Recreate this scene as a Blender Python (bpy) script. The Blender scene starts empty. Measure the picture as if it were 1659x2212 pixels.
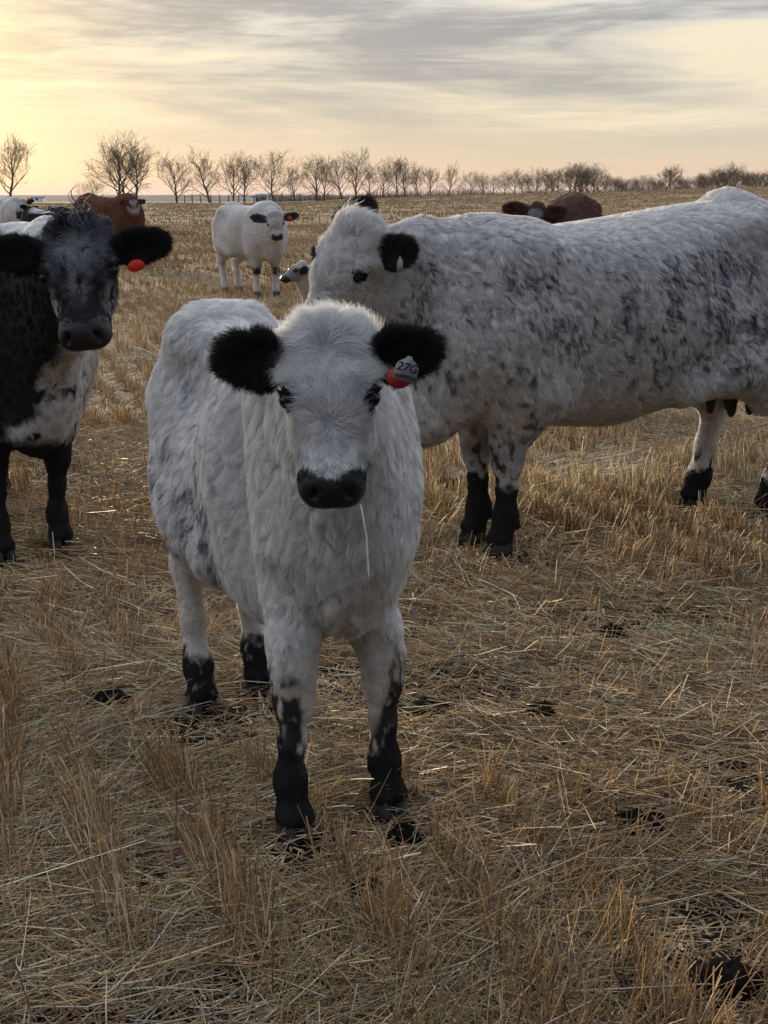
import bpy, math, random
import numpy as np
from mathutils import Vector, Matrix, kdtree

random.seed(7)
RNG = np.random.default_rng(7)
R = math.radians
scene = bpy.context.scene
C = scene.collection

# ------------------------------------------------------------------ camera, world, sun, exposure
PITCH, CAMH, FPX = R(12.64), 1.5, 1400.0
cam = bpy.data.cameras.new('camera'); camo = bpy.data.objects.new('camera', cam); C.objects.link(camo)
camo.location = (0, 0, CAMH); camo.rotation_euler = (R(90) - PITCH, 0, 0)
cam.sensor_fit = 'HORIZONTAL'; cam.sensor_width = 36; cam.lens = 36 * FPX / 768
cam.clip_start = .05; cam.clip_end = 30000
scene.camera = camo
SUN_AZ, SUN_EL = R(-23), R(7.5)          # azimuth from +Y, negative = left of the view
SDIR = Vector((math.sin(SUN_AZ) * math.cos(SUN_EL), math.cos(SUN_AZ) * math.cos(SUN_EL), math.sin(SUN_EL)))
sl = bpy.data.lights.new('sun', 'SUN'); sl.energy = 5.0; sl.angle = R(5); sl.color = (1, .80, .55)
so = bpy.data.objects.new('sun', sl); C.objects.link(so)
so.rotation_euler = SDIR.to_track_quat('Z', 'Y').to_euler()

world = bpy.data.worlds.new("World"); scene.world = world; world.use_nodes = True
scene.view_settings.view_transform = 'Standard'; scene.view_settings.look = 'None'
scene.view_settings.exposure = 0.35; scene.view_settings.gamma = 1.0; scene.view_settings.use_curve_mapping = False
scene.cycles.max_bounces = 6; scene.cycles.diffuse_bounces = 3; scene.cycles.glossy_bounces = 2
scene.cycles.transmission_bounces = 4; scene.cycles.transparent_max_bounces = 8
scene.cycles.use_adaptive_sampling = True
try:
    scene.cycles.use_denoising = True
    scene.cycles.denoiser = 'OPENIMAGEDENOISE'
except Exception: pass
scene.cycles_curves.shape = 'RIBBONS'

class NT:
    """tiny node-tree helper"""
    def __init__(s, tree): s.t = tree; s.n = tree.nodes; s.l = tree.links; s.n.clear()
    def new(s, ty, **kw):
        n = s.n.new(ty)
        for k, v in kw.items(): setattr(n, k, v)
        return n
    def put(s, sock, v):
        if hasattr(v, 'is_output') or isinstance(v, bpy.types.NodeSocket): s.l.new(v, sock)
        else:
            try: sock.default_value = v
            except Exception: sock.default_value = (*v, 1) if len(v) == 3 else v
    def math(s, op, a, b=None, c=None, clamp=False):
        n = s.new('ShaderNodeMath', operation=op, use_clamp=clamp)
        for i, v in enumerate((a, b, c)):
            if v is not None: s.put(n.inputs[i], v)
        return n.outputs[0]
    def vmath(s, op, a, b=None):
        n = s.new('ShaderNodeVectorMath', operation=op); s.put(n.inputs[0], a)
        if b is not None: s.put(n.inputs[1], b)
        return n.outputs['Value'] if op in ('DOT_PRODUCT', 'LENGTH') else n.outputs[0]
    def mix(s, f, a, b, mode='MIX'):
        n = s.new('ShaderNodeMix', data_type='RGBA', blend_type=mode); s.put(n.inputs[0], f)
        s.put(n.inputs[6], a if not isinstance(a, tuple) else (*a, 1)[:4]); s.put(n.inputs[7], b if not isinstance(b, tuple) else (*b, 1)[:4])
        return n.outputs[2]
    def noise(s, vec, scale, detail=4, rough=.55, dist=0.0):
        n = s.new('ShaderNodeTexNoise'); s.put(n.inputs['Vector'], vec)
        n.inputs['Scale'].default_value = scale; n.inputs['Detail'].default_value = detail
        n.inputs['Roughness'].default_value = rough; n.inputs['Distortion'].default_value = dist
        return n.outputs['Fac']
    def ramp(s, f, stops, interp='LINEAR'):
        n = s.new('ShaderNodeValToRGB'); s.put(n.inputs[0], f); e = n.color_ramp.elements
        n.color_ramp.interpolation = interp
        while len(e) < len(stops): e.new(.5)
        for el, (p, c) in zip(e, stops):
            el.position = p; el.color = (*c, 1) if not isinstance(c, (int, float)) else (c, c, c, 1)
        return n.outputs[0]
    def maprange(s, v, a, b, c=0., d=1., smooth=False):
        n = s.new('ShaderNodeMapRange'); n.clamp = True
        if smooth: n.interpolation_type = 'SMOOTHSTEP'
        for i, x in enumerate((v, a, b, c, d)): s.put(n.inputs[i], x)
        return n.outputs[0]

def build_world():
    w = NT(world.node_tree)
    tc = w.new('ShaderNodeTexCoord'); D = tc.outputs['Generated']
    sep = w.new('ShaderNodeSeparateXYZ'); w.l.new(D, sep.inputs[0])
    el = w.math('MULTIPLY', w.math('ARCSINE', sep.outputs[2]), 57.2958)      # elevation in degrees
    sd = w.vmath('DOT_PRODUCT', D, tuple(SDIR))
    # clear part of the sky
    base = w.ramp(w.maprange(el, 0, 90), [
        (0.0, (.66, .44, .32)), (.010, (.62, .455, .32)), (.025, (.56, .475, .355)), (.05, (.50, .465, .385)),
        (.10, (.60, .58, .55)), (.3, (1.15, 1.17, 1.22)), (1, (1.30, 1.36, 1.50))])
    # brighter, yellower veil around the sun
    vd = (math.sin(R(-19)) * math.cos(R(5.3)), math.cos(R(-19)) * math.cos(R(5.3)), math.sin(R(5.3)))
    g1 = w.math('POWER', w.math('MAXIMUM', w.vmath('DOT_PRODUCT', D, vd), 0), 110.0)
    g2 = w.math('POWER', w.math('MAXIMUM', sd, 0), 160.0)
    base = w.mix(w.math('MULTIPLY', g1, .75), base, (.98, .73, .40))
    # streaky cloud: noise in direction space, long sideways and thin in height
    def streak(sx, sz, scale, det, rough, dist, off):
        m = w.new('ShaderNodeMapping'); w.l.new(D, m.inputs[0])
        m.inputs['Scale'].default_value = (sx, sx * .6, sz); m.inputs['Location'].default_value = off
        m.inputs['Rotation'].default_value = (0, R(3), 0)
        return w.noise(m.outputs[0], scale, det, rough, dist)
    n1 = streak(1.0, 6.5, 3.6, 6, .58, .6, (2.3, .2, .84))
    n2 = streak(1.0, 14.0, 11.0, 6, .6, .8, (5.1, 2.2, .1))
    n3 = streak(1.0, 6.0, 1.7, 3, .5, .2, (7.7, 1.2, 3.1))
    cl = w.math('ADD', w.math('ADD', w.math('MULTIPLY', n1, .56), w.math('MULTIPLY', n2, .15)), w.math('MULTIPLY', n3, .29))
    height = w.maprange(el, .8, 5.5, 0, 1, True)
    grey = w.math('MULTIPLY', w.maprange(cl, .475, .575, 0, 1, True), height)
    lit = w.math('MULTIPLY', w.maprange(cl, .50, .40, 0, 1, True), w.maprange(el, .3, 3., 0, 1, True))
    col = w.mix(w.math('MULTIPLY', lit, .75), base, w.mix(g1, (.78, .655, .46), (1.15, .93, .56)))
    gcol = w.mix(w.math('MULTIPLY', g1, .55), (.265, .262, .268), (.62, .48, .28))
    col = w.mix(w.math('MULTIPLY', grey, .92), col, gcol)
    col = w.mix(w.math('MULTIPLY', g2, .85), col, (1.6, 1.28, .70))
    # thicker, duller overcast away from the sun
    az = w.maprange(sd, -.85, .05, .30, 1.0)
    cool = w.mix(w.maprange(sd, -.2, .9), (.86, .97, 1.20), (1, 1, 1))
    col = w.mix(1.0, col, cool, 'MULTIPLY')
    v = w.new('ShaderNodeVectorMath', operation='SCALE'); w.l.new(col, v.inputs[0]); w.l.new(az, v.inputs['Scale'])
    sky = w.new('ShaderNodeTexSky', sky_type='NISHITA'); sky.sun_disc = False
    sky.sun_elevation = SUN_EL; sky.sun_rotation = SUN_AZ; sky.altitude = 700; sky.dust_density = 2.0
    b1 = w.new('ShaderNodeBackground'); w.l.new(v.outputs[0], b1.inputs[0]); b1.inputs[1].default_value = 1.0
    b2 = w.new('ShaderNodeBackground'); w.l.new(sky.outputs[0], b2.inputs[0]); b2.inputs[1].default_value = .006
    ad = w.new('ShaderNodeAddShader'); w.l.new(b1.outputs[0], ad.inputs[0]); w.l.new(b2.outputs[0], ad.inputs[1])
    o = w.new('ShaderNodeOutputWorld'); w.l.new(ad.outputs[0], o.inputs[0])
build_world()

# ------------------------------------------------------------------ helpers
def PT(u, v, y):
    """point at world depth y seen at pixel (u, v) of the 1659x2212 view: used only to measure where things stand"""
    px, py = u * .46293 - 384, 512 - v * .46293
    c, s = math.cos(PITCH), math.sin(PITCH)
    d = Vector((px, FPX * c + py * s, -FPX * s + py * c))
    return Vector((0, 0, CAMH)) + d * (y / d.y)
def GP(u, v):
    px, py = u * .46293 - 384, 512 - v * .46293
    c, s = math.cos(PITCH), math.sin(PITCH)
    d = Vector((px, FPX * c + py * s, -FPX * s + py * c))
    return Vector((0, 0, CAMH)) + d * (CAMH / -d.z)

_T = np.random.default_rng(3).random((32, 32, 32)).astype(np.float32)
def vnoise(P, f, seed=0):
    """smooth value noise in 0..1 at points P (n,3)"""
    q = P * f + seed * 7.31 + 1000.
    i = np.floor(q).astype(np.int64); t = (q - i); t = t * t * (3 - 2 * t)
    i &= 31; j = (i + 1) & 31
    x0, y0, z0 = i.T; x1, y1, z1 = j.T; tx, ty, tz = t.T
    a = _T[x0, y0, z0] * (1 - tx) + _T[x1, y0, z0] * tx; b = _T[x0, y1, z0] * (1 - tx) + _T[x1, y1, z0] * tx
    c = _T[x0, y0, z1] * (1 - tx) + _T[x1, y0, z1] * tx; d = _T[x0, y1, z1] * (1 - tx) + _T[x1, y1, z1] * tx
    return (a * (1 - ty) + b * ty) * (1 - tz) + (c * (1 - ty) + d * ty) * tz
def fnoise(P, f, seed=0): return .55 * vnoise(P, f, seed) + .3 * vnoise(P, f * 2.1, seed + 3) + .15 * vnoise(P, f * 4.3, seed + 5)
def vvec(P, f, seed=0): return np.stack([vnoise(P, f, seed + k) - .5 for k in (0, 11, 23)], 1) * 2
def sstep(a, b, x): t = np.clip((x - a) / (b - a), 0, 1); return t * t * (3 - 2 * t)
def unit(v): return v / np.maximum(np.linalg.norm(v, axis=-1, keepdims=True), 1e-9)
def mixc(a, b, t): return a * (1 - t[:, None]) + b * t[:, None]
def A3(*v): return np.array(v, dtype=np.float64)

def tag(o, label=None, cat=None, group=None, kind=None):
    if label: o['label'] = label
    if cat: o['category'] = cat
    if group: o['group'] = group
    if kind: o['kind'] = kind
    return o
def empty(name, loc, rz=0.0):
    o = bpy.data.objects.new(name, None); C.objects.link(o); o.location = loc; o.rotation_euler = (0, 0, rz)
    o.empty_display_size = .1; return o
def np_mesh(name, V, F, mat, parent=None, cols=None, extra=None, smooth=True, tri=False):
    """mesh object from arrays of vertices and equal-sized faces"""
    me = bpy.data.meshes.new(name); V = np.asarray(V, np.float32); F = np.asarray(F, np.int32)
    k = F.shape[1]
    me.vertices.add(len(V)); me.vertices.foreach_set('co', V.ravel())
    me.loops.add(F.size); me.loops.foreach_set('vertex_index', F.ravel())
    me.polygons.add(len(F)); me.polygons.foreach_set('loop_start', np.arange(0, F.size, k, dtype=np.int32))
    try: me.polygons.foreach_set('loop_total', np.full(len(F), k, np.int32))
    except Exception: pass
    me.update(calc_edges=True)
    if smooth: me.polygons.foreach_set('use_smooth', np.ones(len(F), bool))
    if cols is not None:
        a = me.color_attributes.new('col', 'FLOAT_COLOR', 'POINT')
        a.data.foreach_set('color', np.c_[cols, np.ones(len(cols))].astype(np.float32).ravel())
    for nm, arr in (extra or {}).items():
        a = me.attributes.new(nm, 'FLOAT', 'POINT'); a.data.foreach_set('value', np.asarray(arr, np.float32))
    if mat: me.materials.append(mat)
    o = bpy.data.objects.new(name, me); C.objects.link(o); o.parent = parent
    return o

# ------------------------------------------------------------------ materials
def material(name, fn):
    m = bpy.data.materials.new(name); m.use_nodes = True; t = NT(m.node_tree); out = t.new('ShaderNodeOutputMaterial')
    t.l.new(fn(t), out.inputs[0]); return m
def principled(t, col, rough=.6, spec=.4, **kw):
    p = t.new('ShaderNodeBsdfPrincipled'); t.put(p.inputs['Base Color'], col if not isinstance(col, tuple) else (*col, 1)[:4])
    t.put(p.inputs['Roughness'], rough); p.inputs['Specular IOR Level'].default_value = spec
    for k, v in kw.items(): t.put(p.inputs[k], v)
    return p
def attr(t, name, out='Color'):
    a = t.new('ShaderNodeAttribute', attribute_name=name, attribute_type='GEOMETRY'); return a.outputs[out]
def m_fur(t):
    c = attr(t, 'col'); n = attr(t, 'nrm', 'Vector')
    vt = t.new('ShaderNodeVectorTransform', vector_type='NORMAL', convert_from='OBJECT', convert_to='WORLD'); t.l.new(n, vt.inputs[0])
    geo = t.new('ShaderNodeNewGeometry')
    bl = t.vmath('NORMALIZE', t.vmath('ADD', t.vmath('MULTIPLY', vt.outputs[0], (.85, .85, .85)), t.vmath('MULTIPLY', geo.outputs['Normal'], (.3, .3, .3))))
    d = t.new('ShaderNodeBsdfDiffuse'); t.l.new(c, d.inputs[0]); t.l.new(bl, d.inputs['Normal'])
    tr = t.new('ShaderNodeBsdfTranslucent'); t.l.new(c, tr.inputs[0])
    m1 = t.new('ShaderNodeMixShader'); m1.inputs[0].default_value = .46; t.l.new(d.outputs[0], m1.inputs[1]); t.l.new(tr.outputs[0], m1.inputs[2])
    h = t.new('ShaderNodeBsdfHair', component='Reflection'); h.inputs[0].default_value = (.8, .8, .8, 1)
    h.inputs['RoughnessU'].default_value = .35; h.inputs['RoughnessV'].default_value = .6
    m2 = t.new('ShaderNodeMixShader'); m2.inputs[0].default_value = .028; t.l.new(m1.outputs[0], m2.inputs[1]); t.l.new(h.outputs[0], m2.inputs[2])
    return m2.outputs[0]
FUR = material('fur', m_fur)
def m_hide(t):
    c = attr(t, 'col'); wet = attr(t, 'wet', 'Fac')
    tc = t.new('ShaderNodeTexCoord')
    nz = t.noise(tc.outputs['Object'], 320, 3, .6)
    v = t.new('ShaderNodeTexVoronoi'); t.l.new(tc.outputs['Object'], v.inputs[0]); v.inputs['Scale'].default_value = 170
    b = t.new('ShaderNodeBump'); b.inputs['Strength'].default_value = .35; b.inputs['Distance'].default_value = .002
    t.l.new(t.math('ADD', nz, v.outputs['Distance']), b.inputs['Height'])
    p = principled(t, c, t.maprange(wet, 0, 1, .9, .36), .35); t.l.new(b.outputs[0], p.inputs['Normal'])
    return p.outputs[0]
HIDE = material('hide', m_hide)
def m_hoof(t):
    tc = t.new('ShaderNodeTexCoord'); m = t.new('ShaderNodeMapping'); t.l.new(tc.outputs['Object'], m.inputs[0]); m.inputs['Scale'].default_value = (1, 1, 5)
    n = t.noise(m.outputs[0], 60, 4)
    return principled(t, t.ramp(n, [(.3, (.02, .019, .019)), (.7, (.06, .055, .05))]), .8, .15).outputs[0]
HOOF = material('hoof_horn', m_hoof)
EYE = material('eye_dark', lambda t: principled(t, (.006, .005, .005), .16, .35).outputs[0])
def plain(name, col, rough=.6, spec=.3, **kw): return material(name, lambda t: principled(t, col, rough, spec, **kw).outputs[0])
def m_tag(col, trans):
    def f(t):
        tc = t.new('ShaderNodeTexCoord'); n = t.noise(tc.outputs['Object'], 45, 4)
        c = t.mix(t.maprange(n, .35, .75, 0, .35), col, tuple(x * .45 for x in col))
        p = principled(t, c, .45, .4); tr = t.new('ShaderNodeBsdfTranslucent'); t.l.new(c, tr.inputs[0])
        m = t.new('ShaderNodeMixShader'); m.inputs[0].default_value = trans; t.l.new(p.outputs[0], m.inputs[1]); t.l.new(tr.outputs[0], m.inputs[2])
        return m.outputs[0]
    return f
TAG_RED = material('tag_red', m_tag((.85, .07, .03), .55))
TAG_WHITE = material('tag_white', m_tag((.42, .42, .43), .2))
TAG_CLEAR = material('tag_scuffed', m_tag((.20, .20, .20), .2))
TAG_GREY = material('tag_grey', m_tag((.31, .31, .32), .2))
TAG_DULL = material('tag_dull_red', m_tag((.50, .05, .035), .3))
INK = plain('ink', (.012, .012, .03), .7)
TEAT = plain('teat_skin', (.02, .018, .018), .6)
def m_straw(t):
    c = attr(t, 'col'); d = principled(t, c, .55, .3); tr = t.new('ShaderNodeBsdfTranslucent'); t.l.new(c, tr.inputs[0])
    m = t.new('ShaderNodeMixShader'); m.inputs[0].default_value = .25; t.l.new(d.outputs[0], m.inputs[1]); t.l.new(tr.outputs[0], m.inputs[2])
    return m.outputs[0]
STRAW = material('straw', m_straw)
STRAW_MID = material('dull_straw', lambda t: principled(t, t.mix(.35, attr(t, 'col'), (.37, .275, .16)), .8, .15).outputs[0])
STRAW_OLD = material('weathered_straw', lambda t: principled(t, t.mix(1.0, t.mix(.72, attr(t, 'col'), (.37, .275, .16)), (.98, .95, .92), 'MULTIPLY'), .9, .1).outputs[0])
def m_bark(t):
    tc = t.new('ShaderNodeTexCoord'); n = t.noise(tc.outputs['Object'], 3, 5)
    return principled(t, t.ramp(n, [(.3, (.055, .04, .028)), (.7, (.13, .10, .07))]), .9, .1).outputs[0]
BARK = material('bark', m_bark)
TWIG = plain('twig', (.13, .092, .055), .9, .1)

# ------------------------------------------------------------------ implicit modelling
class Field:
    def __init__(s, lo, hi, h):
        s.lo = np.array(lo, float); s.h = h
        s.n = np.ceil((np.array(hi) - s.lo) / h).astype(int) + 1
        s.F = np.full(s.n, .5, np.float32)
    def _sub(s, fn, blo, bhi, k, mode):
        pad = k + 3 * s.h
        a = np.clip(np.floor((np.array(blo) - pad - s.lo) / s.h).astype(int), 0, s.n)
        b = np.clip(np.ceil((np.array(bhi) + pad - s.lo) / s.h).astype(int) + 1, 0, s.n)
        if (b <= a).any(): return
        g = [s.lo[i] + s.h * np.arange(a[i], b[i]) for i in range(3)]
        X, Y, Z = np.meshgrid(*g, indexing='ij')
        v = fn(np.stack([X, Y, Z], -1)).astype(np.float32)
        sl_ = tuple(slice(a[i], b[i]) for i in range(3)); f = s.F[sl_]
        if mode == 'add':
            hh = np.maximum(k - np.abs(f - v), 0) / max(k, 1e-6); s.F[sl_] = np.minimum(f, v) - hh * hh * k * .25
        else:
            v = -v; hh = np.maximum(k - np.abs(f - v), 0) / max(k, 1e-6); s.F[sl_] = np.maximum(f, v) + hh * hh * k * .25
    def cone(s, A, B, ra, rb, side=(0, 1, 0), k=.05, mode='add'):
        A = np.array(A, float); B = np.array(B, float)
        ra = (ra, ra) if np.isscalar(ra) else ra; rb = (rb, rb) if np.isscalar(rb) else rb
        L = np.linalg.norm(B - A); t = (B - A) / max(L, 1e-6); sd = np.array(side, float); sd = sd - sd.dot(t) * t
        if np.linalg.norm(sd) < 1e-3: sd = np.array((1., 0, 0)) - t[0] * t
        sd /= np.linalg.norm(sd); up = np.cross(t, sd)
        def fn(P):
            q = P - A; u = np.clip(q @ t / L, 0, 1); d = q - (u * L)[..., None] * t
            rs = ra[0] + (rb[0] - ra[0]) * u; ru = ra[1] + (rb[1] - ra[1]) * u; m = np.minimum(rs, ru)
            r = np.sqrt((d @ sd / rs) ** 2 + (d @ up / ru) ** 2 + (d @ t / (m * .9 + .1 * np.maximum(rs, ru))) ** 2)
            return (r - 1) * m
        M = max(*ra, *rb)
        s._sub(fn, np.minimum(A, B) - M, np.maximum(A, B) + M, k, mode)
    def ell(s, c, r, rot=None, k=.04, mode='add'):
        c = np.array(c, float); r = np.array(r, float); Rm = np.eye(3) if rot is None else np.array(rot, float)
        def fn(P):
            q = ((P - c) @ Rm) / r; rr = np.linalg.norm(q, axis=-1)
            return (rr - 1) * r.min() * np.where(rr > 1, 1, 1)
        s._sub(fn, c - r.max(), c + r.max(), k, mode)
    def loft(s, tab, k=.0, p=2.3):
        """torso: rows x, ztop, zbot, halfwidth, egg"""
        tab = np.array(tab, float); xs = tab[:, 0]
        xi = np.linspace(xs[0], xs[-1], 200)
        def smooth(c):   # monotone-ish smooth interpolation
            y = np.interp(xi, xs, c); w = np.hanning(21); w /= w.sum()
            yp = np.pad(y, 10, mode='edge'); return np.convolve(yp, w, 'valid')
        cz = smooth((tab[:, 1] + tab[:, 2]) / 2); ch = np.maximum(smooth((tab[:, 1] - tab[:, 2]) / 2), .01); cw = np.maximum(smooth(tab[:, 3]), .01); ce = smooth(tab[:, 4])
        def fn(P):
            x = np.clip(P[..., 0], xs[0], xs[-1]); dx = P[..., 0] - x
            z0 = np.interp(x, xi, cz); hh = np.interp(x, xi, ch); w = np.interp(x, xi, cw); e = np.interp(x, xi, ce)
            tz = (P[..., 2] - z0) / hh; w = w * (1 - e * np.clip(tz, -1.2, 1.2))
            m = np.minimum(hh, w)
            r = (np.abs(P[..., 1] / w) ** p + np.abs(tz) ** p) ** (1 / p)
            return np.where(np.abs(dx) > 1e-9, np.sqrt(np.maximum((r - 1) * m, 0) ** 2 + dx ** 2), (r - 1) * m)
        s._sub(fn, (xs[0], -tab[:, 3].max() * 1.4, tab[:, 2].min()), (xs[-1], tab[:, 3].max() * 1.4, tab[:, 1].max()), k, 'add')
    def mesh(s):
        F = s.F; S = F < 0
        n = np.array(F.shape)
        c = [S[a:n[0] - 1 + a, b:n[1] - 1 + b, d:n[2] - 1 + d] for a in (0, 1) for b in (0, 1) for d in (0, 1)]
        cnt = sum(x.astype(np.int8) for x in c)
        idx = np.argwhere((cnt > 0) & (cnt < 8)); m = len(idx)
        mp = np.full(n - 1, -1, np.int32); mp[tuple(idx.T)] = np.arange(m)
        acc = np.zeros((m, 3)); w = np.zeros(m)
        cor = [(a, b, d) for a in (0, 1) for b in (0, 1) for d in (0, 1)]
        for p0 in cor:
            for ax in range(3):
                if p0[ax]: continue
                p1 = list(p0); p1[ax] = 1
                f0 = F[tuple((idx + p0).T)]; f1 = F[tuple((idx + p1).T)]; cr = (f0 < 0) != (f1 < 0)
                t = np.where(cr, f0 / np.where(cr, f0 - f1, 1), 0)
                pos = np.tile(np.array(p0, float), (m, 1)); pos[:, ax] = t
                acc[cr] += pos[cr]; w += cr
        V = s.lo + s.h * (idx + acc / w[:, None])
        Q = []
        for ax in range(3):
            a0 = [slice(None)] * 3; a1 = [slice(None)] * 3; a0[ax] = slice(0, -1); a1[ax] = slice(1, None)
            s0 = S[tuple(a0)]; s1 = S[tuple(a1)]; e = np.argwhere(s0 != s1)
            o1, o2 = [(1, 2), (2, 0), (0, 1)][ax]
            ok = (e[:, o1] > 0) & (e[:, o2] > 0) & (e[:, o1] < n[o1] - 1) & (e[:, o2] < n[o2] - 1); e = e[ok]
            def cell(d1, d2): q = e.copy(); q[:, o1] -= d1; q[:, o2] -= d2; return mp[tuple(q.T)]
            q = np.stack([cell(1, 1), cell(0, 1), cell(0, 0), cell(1, 0)], 1)
            flip = ~s0[tuple(e.T)]; q[flip] = q[flip][:, ::-1]; Q.append(q)
        Q = np.concatenate(Q)
        # light smoothing
        for _ in range(2):
            a = np.zeros_like(V); cn = np.zeros(m)
            for i in range(4):
                np.add.at(a, Q[:, i], V[Q[:, (i + 1) % 4]] + V[Q[:, (i + 3) % 4]]); np.add.at(cn, Q[:, i], 2)
            V = V * .5 + .5 * a / np.maximum(cn, 1)[:, None]
        return V, Q

def normals(V, Q):
    fn = np.cross(V[Q[:, 2]] - V[Q[:, 0]], V[Q[:, 3]] - V[Q[:, 1]])
    N = np.zeros_like(V)
    for i in range(4): np.add.at(N, Q[:, i], fn)
    return unit(N)

def fur(name, parent, V, Q, N, count, dens, comb, length, color, width, lift=.35, npts=5, clump=.5, guides=.05, curl=.15, seed=1, jit=.25, nfreq=(22, 70), lock=1.1, tonev=.16):
    rng = np.random.default_rng(seed)
    T = np.concatenate([Q[:, [0, 1, 2]], Q[:, [0, 2, 3]]])
    ctr = V[T].mean(1); nf = unit(N[T].mean(1)); area = np.linalg.norm(np.cross(V[T[:, 1]] - V[T[:, 0]], V[T[:, 2]] - V[T[:, 0]]), axis=1)
    w = area * np.maximum(dens(ctr, nf), 0); w /= w.sum()
    ti = rng.choice(len(T), count, p=w); u = rng.random((count, 2)); fl = u.sum(1) > 1; u[fl] = 1 - u[fl]
    a, b, c = (T[ti][:, i] for i in range(3))
    P = V[a] + u[:, :1] * (V[b] - V[a]) + u[:, 1:] * (V[c] - V[a])
    Nn = unit(N[a] + u[:, :1] * (N[b] - N[a]) + u[:, 1:] * (N[c] - N[a]))
    def tang(v): return unit(v - (v * Nn).sum(1, keepdims=True) * Nn)
    D = comb(P, Nn) + vvec(P * (1, 1, .6), nfreq[0], seed) * .45 + vvec(P, nfreq[1], seed + 40) * .35
    D = tang(D); D = tang(D + rng.normal(0, jit, P.shape))
    L = length(P, Nn) * (.45 + .75 * rng.random(count)) * (.75 + .5 * vnoise(P, 14, seed + 2)); lf = lift(P, Nn) if callable(lift) else np.full(count, lift)
    lf = np.clip(lf * (.7 + .6 * rng.random(count)), .03, 1.2)
    side = np.cross(Nn, D); ph = vnoise(P, 30, seed + 9) * 12 + rng.random(count) * 1.2
    ts = np.linspace(0, 1, npts)
    X = np.zeros((count, npts, 3))
    for i, t in enumerate(ts):
        rise = lf * (t - .45 * t * t)
        cu = curl * (np.sin(ph + t * 4.5) - np.sin(ph)) * t
        X[:, i] = P + L[:, None] * (D * (t * np.sqrt(np.maximum(1 - lf * .5, .2)))[:, None] + Nn * rise[:, None] + side * cu[:, None])
    X[:, 0] -= Nn * .002
    NR = np.repeat(Nn[:, None], npts, 1); tone = np.ones(count)
    if guides > 0:
        gi = rng.choice(count, max(8, int(count * guides)), replace=False)
        kd = kdtree.KDTree(len(gi))
        for k_, g in enumerate(gi): kd.insert(P[g], k_)
        kd.balance()
        near = np.array([kd.find(p)[1] for p in P.tolist()]); g = gi[near]
        gs = math.sqrt(max(area.sum(), 1e-6) / len(gi)); rnd = (P - P[g]) / gs * lock
        tone = (1 - tonev + 2 * tonev * rng.random(len(gi)) ** .8)[near]
        off = X[g] - P[g][:, None]
        for i, t in enumerate(ts):
            f = ((clump(P) if callable(clump) else np.full(count, clump)) * t ** 1.3)[:, None]
            X[:, i] = X[:, i] * (1 - f) + (P[g] + off[:, i] * (L / L[g])[:, None]) * f
    if guides > 0: NR = NR + rnd[:, None]
    TT = unit(np.gradient(X, axis=1)); NR = unit(NR - .8 * (NR * TT).sum(-1, keepdims=True) * TT)
    hc = bpy.data.hair_curves.new(name); hc.add_curves([npts] * count)
    hc.attributes['position'].data.foreach_set('vector', X.astype(np.float32).ravel())
    rad = np.tile(np.interp(ts, [0, .5, 1], [1, .85, .15]), (count, 1)) * (width * .5) * (.7 + .6 * rng.random((count, 1)))
    ra = hc.attributes.get('radius') or hc.attributes.new('radius', 'FLOAT', 'POINT')
    ra.data.foreach_set('value', rad.astype(np.float32).ravel())
    col = np.clip(color(P, Nn) * (.84 + .26 * rng.random((count, 1))) * tone[:, None], 0, 1)
    ca = hc.attributes.new('col', 'FLOAT_COLOR', 'CURVE'); ca.data.foreach_set('color', np.c_[col, np.ones(count)].astype(np.float32).ravel())
    na = hc.attributes.new('nrm', 'FLOAT_VECTOR', 'POINT'); na.data.foreach_set('vector', NR.astype(np.float32).ravel())
    hc.materials.append(FUR)
    o = bpy.data.objects.new(name, hc); C.objects.link(o); o.parent = parent
    return o

# ------------------------------------------------------------------ ground
def ground_z(x, y):
    x = np.asarray(x, float); y = np.asarray(y, float)
    xx = x * 250 / np.maximum(np.abs(y), 60)
    hc = np.interp(xx, [-80, -20, -3, 14, 30, 40, 64, 120], [.55, .62, 1.35, 1.95, 2.25, 2.5, 3.3, 4.3])
    r = np.hypot(x, y * np.where(y > 0, 1, .5)); t = np.clip((y - 22) / 228, 0, 1)
    z = hc * (.45 * t + .55 * t * t * (3 - 2 * t))
    f = sstep(270, 900, y); z = z * (1 - f) - 4.5 * f
    P = np.stack([x.ravel(), y.ravel(), 0 * x.ravel()], 1); b = ((vnoise(P, .35, 1) - .5) * .35 * np.clip((y.ravel() - 14) / 40, 0, 1) + (vnoise(P, 4.0, 2) - .5) * .02 + (vnoise(P, 11, 3) - .5) * .014).reshape(x.shape)
    return z + b * (y < 400) * 1.0
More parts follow.
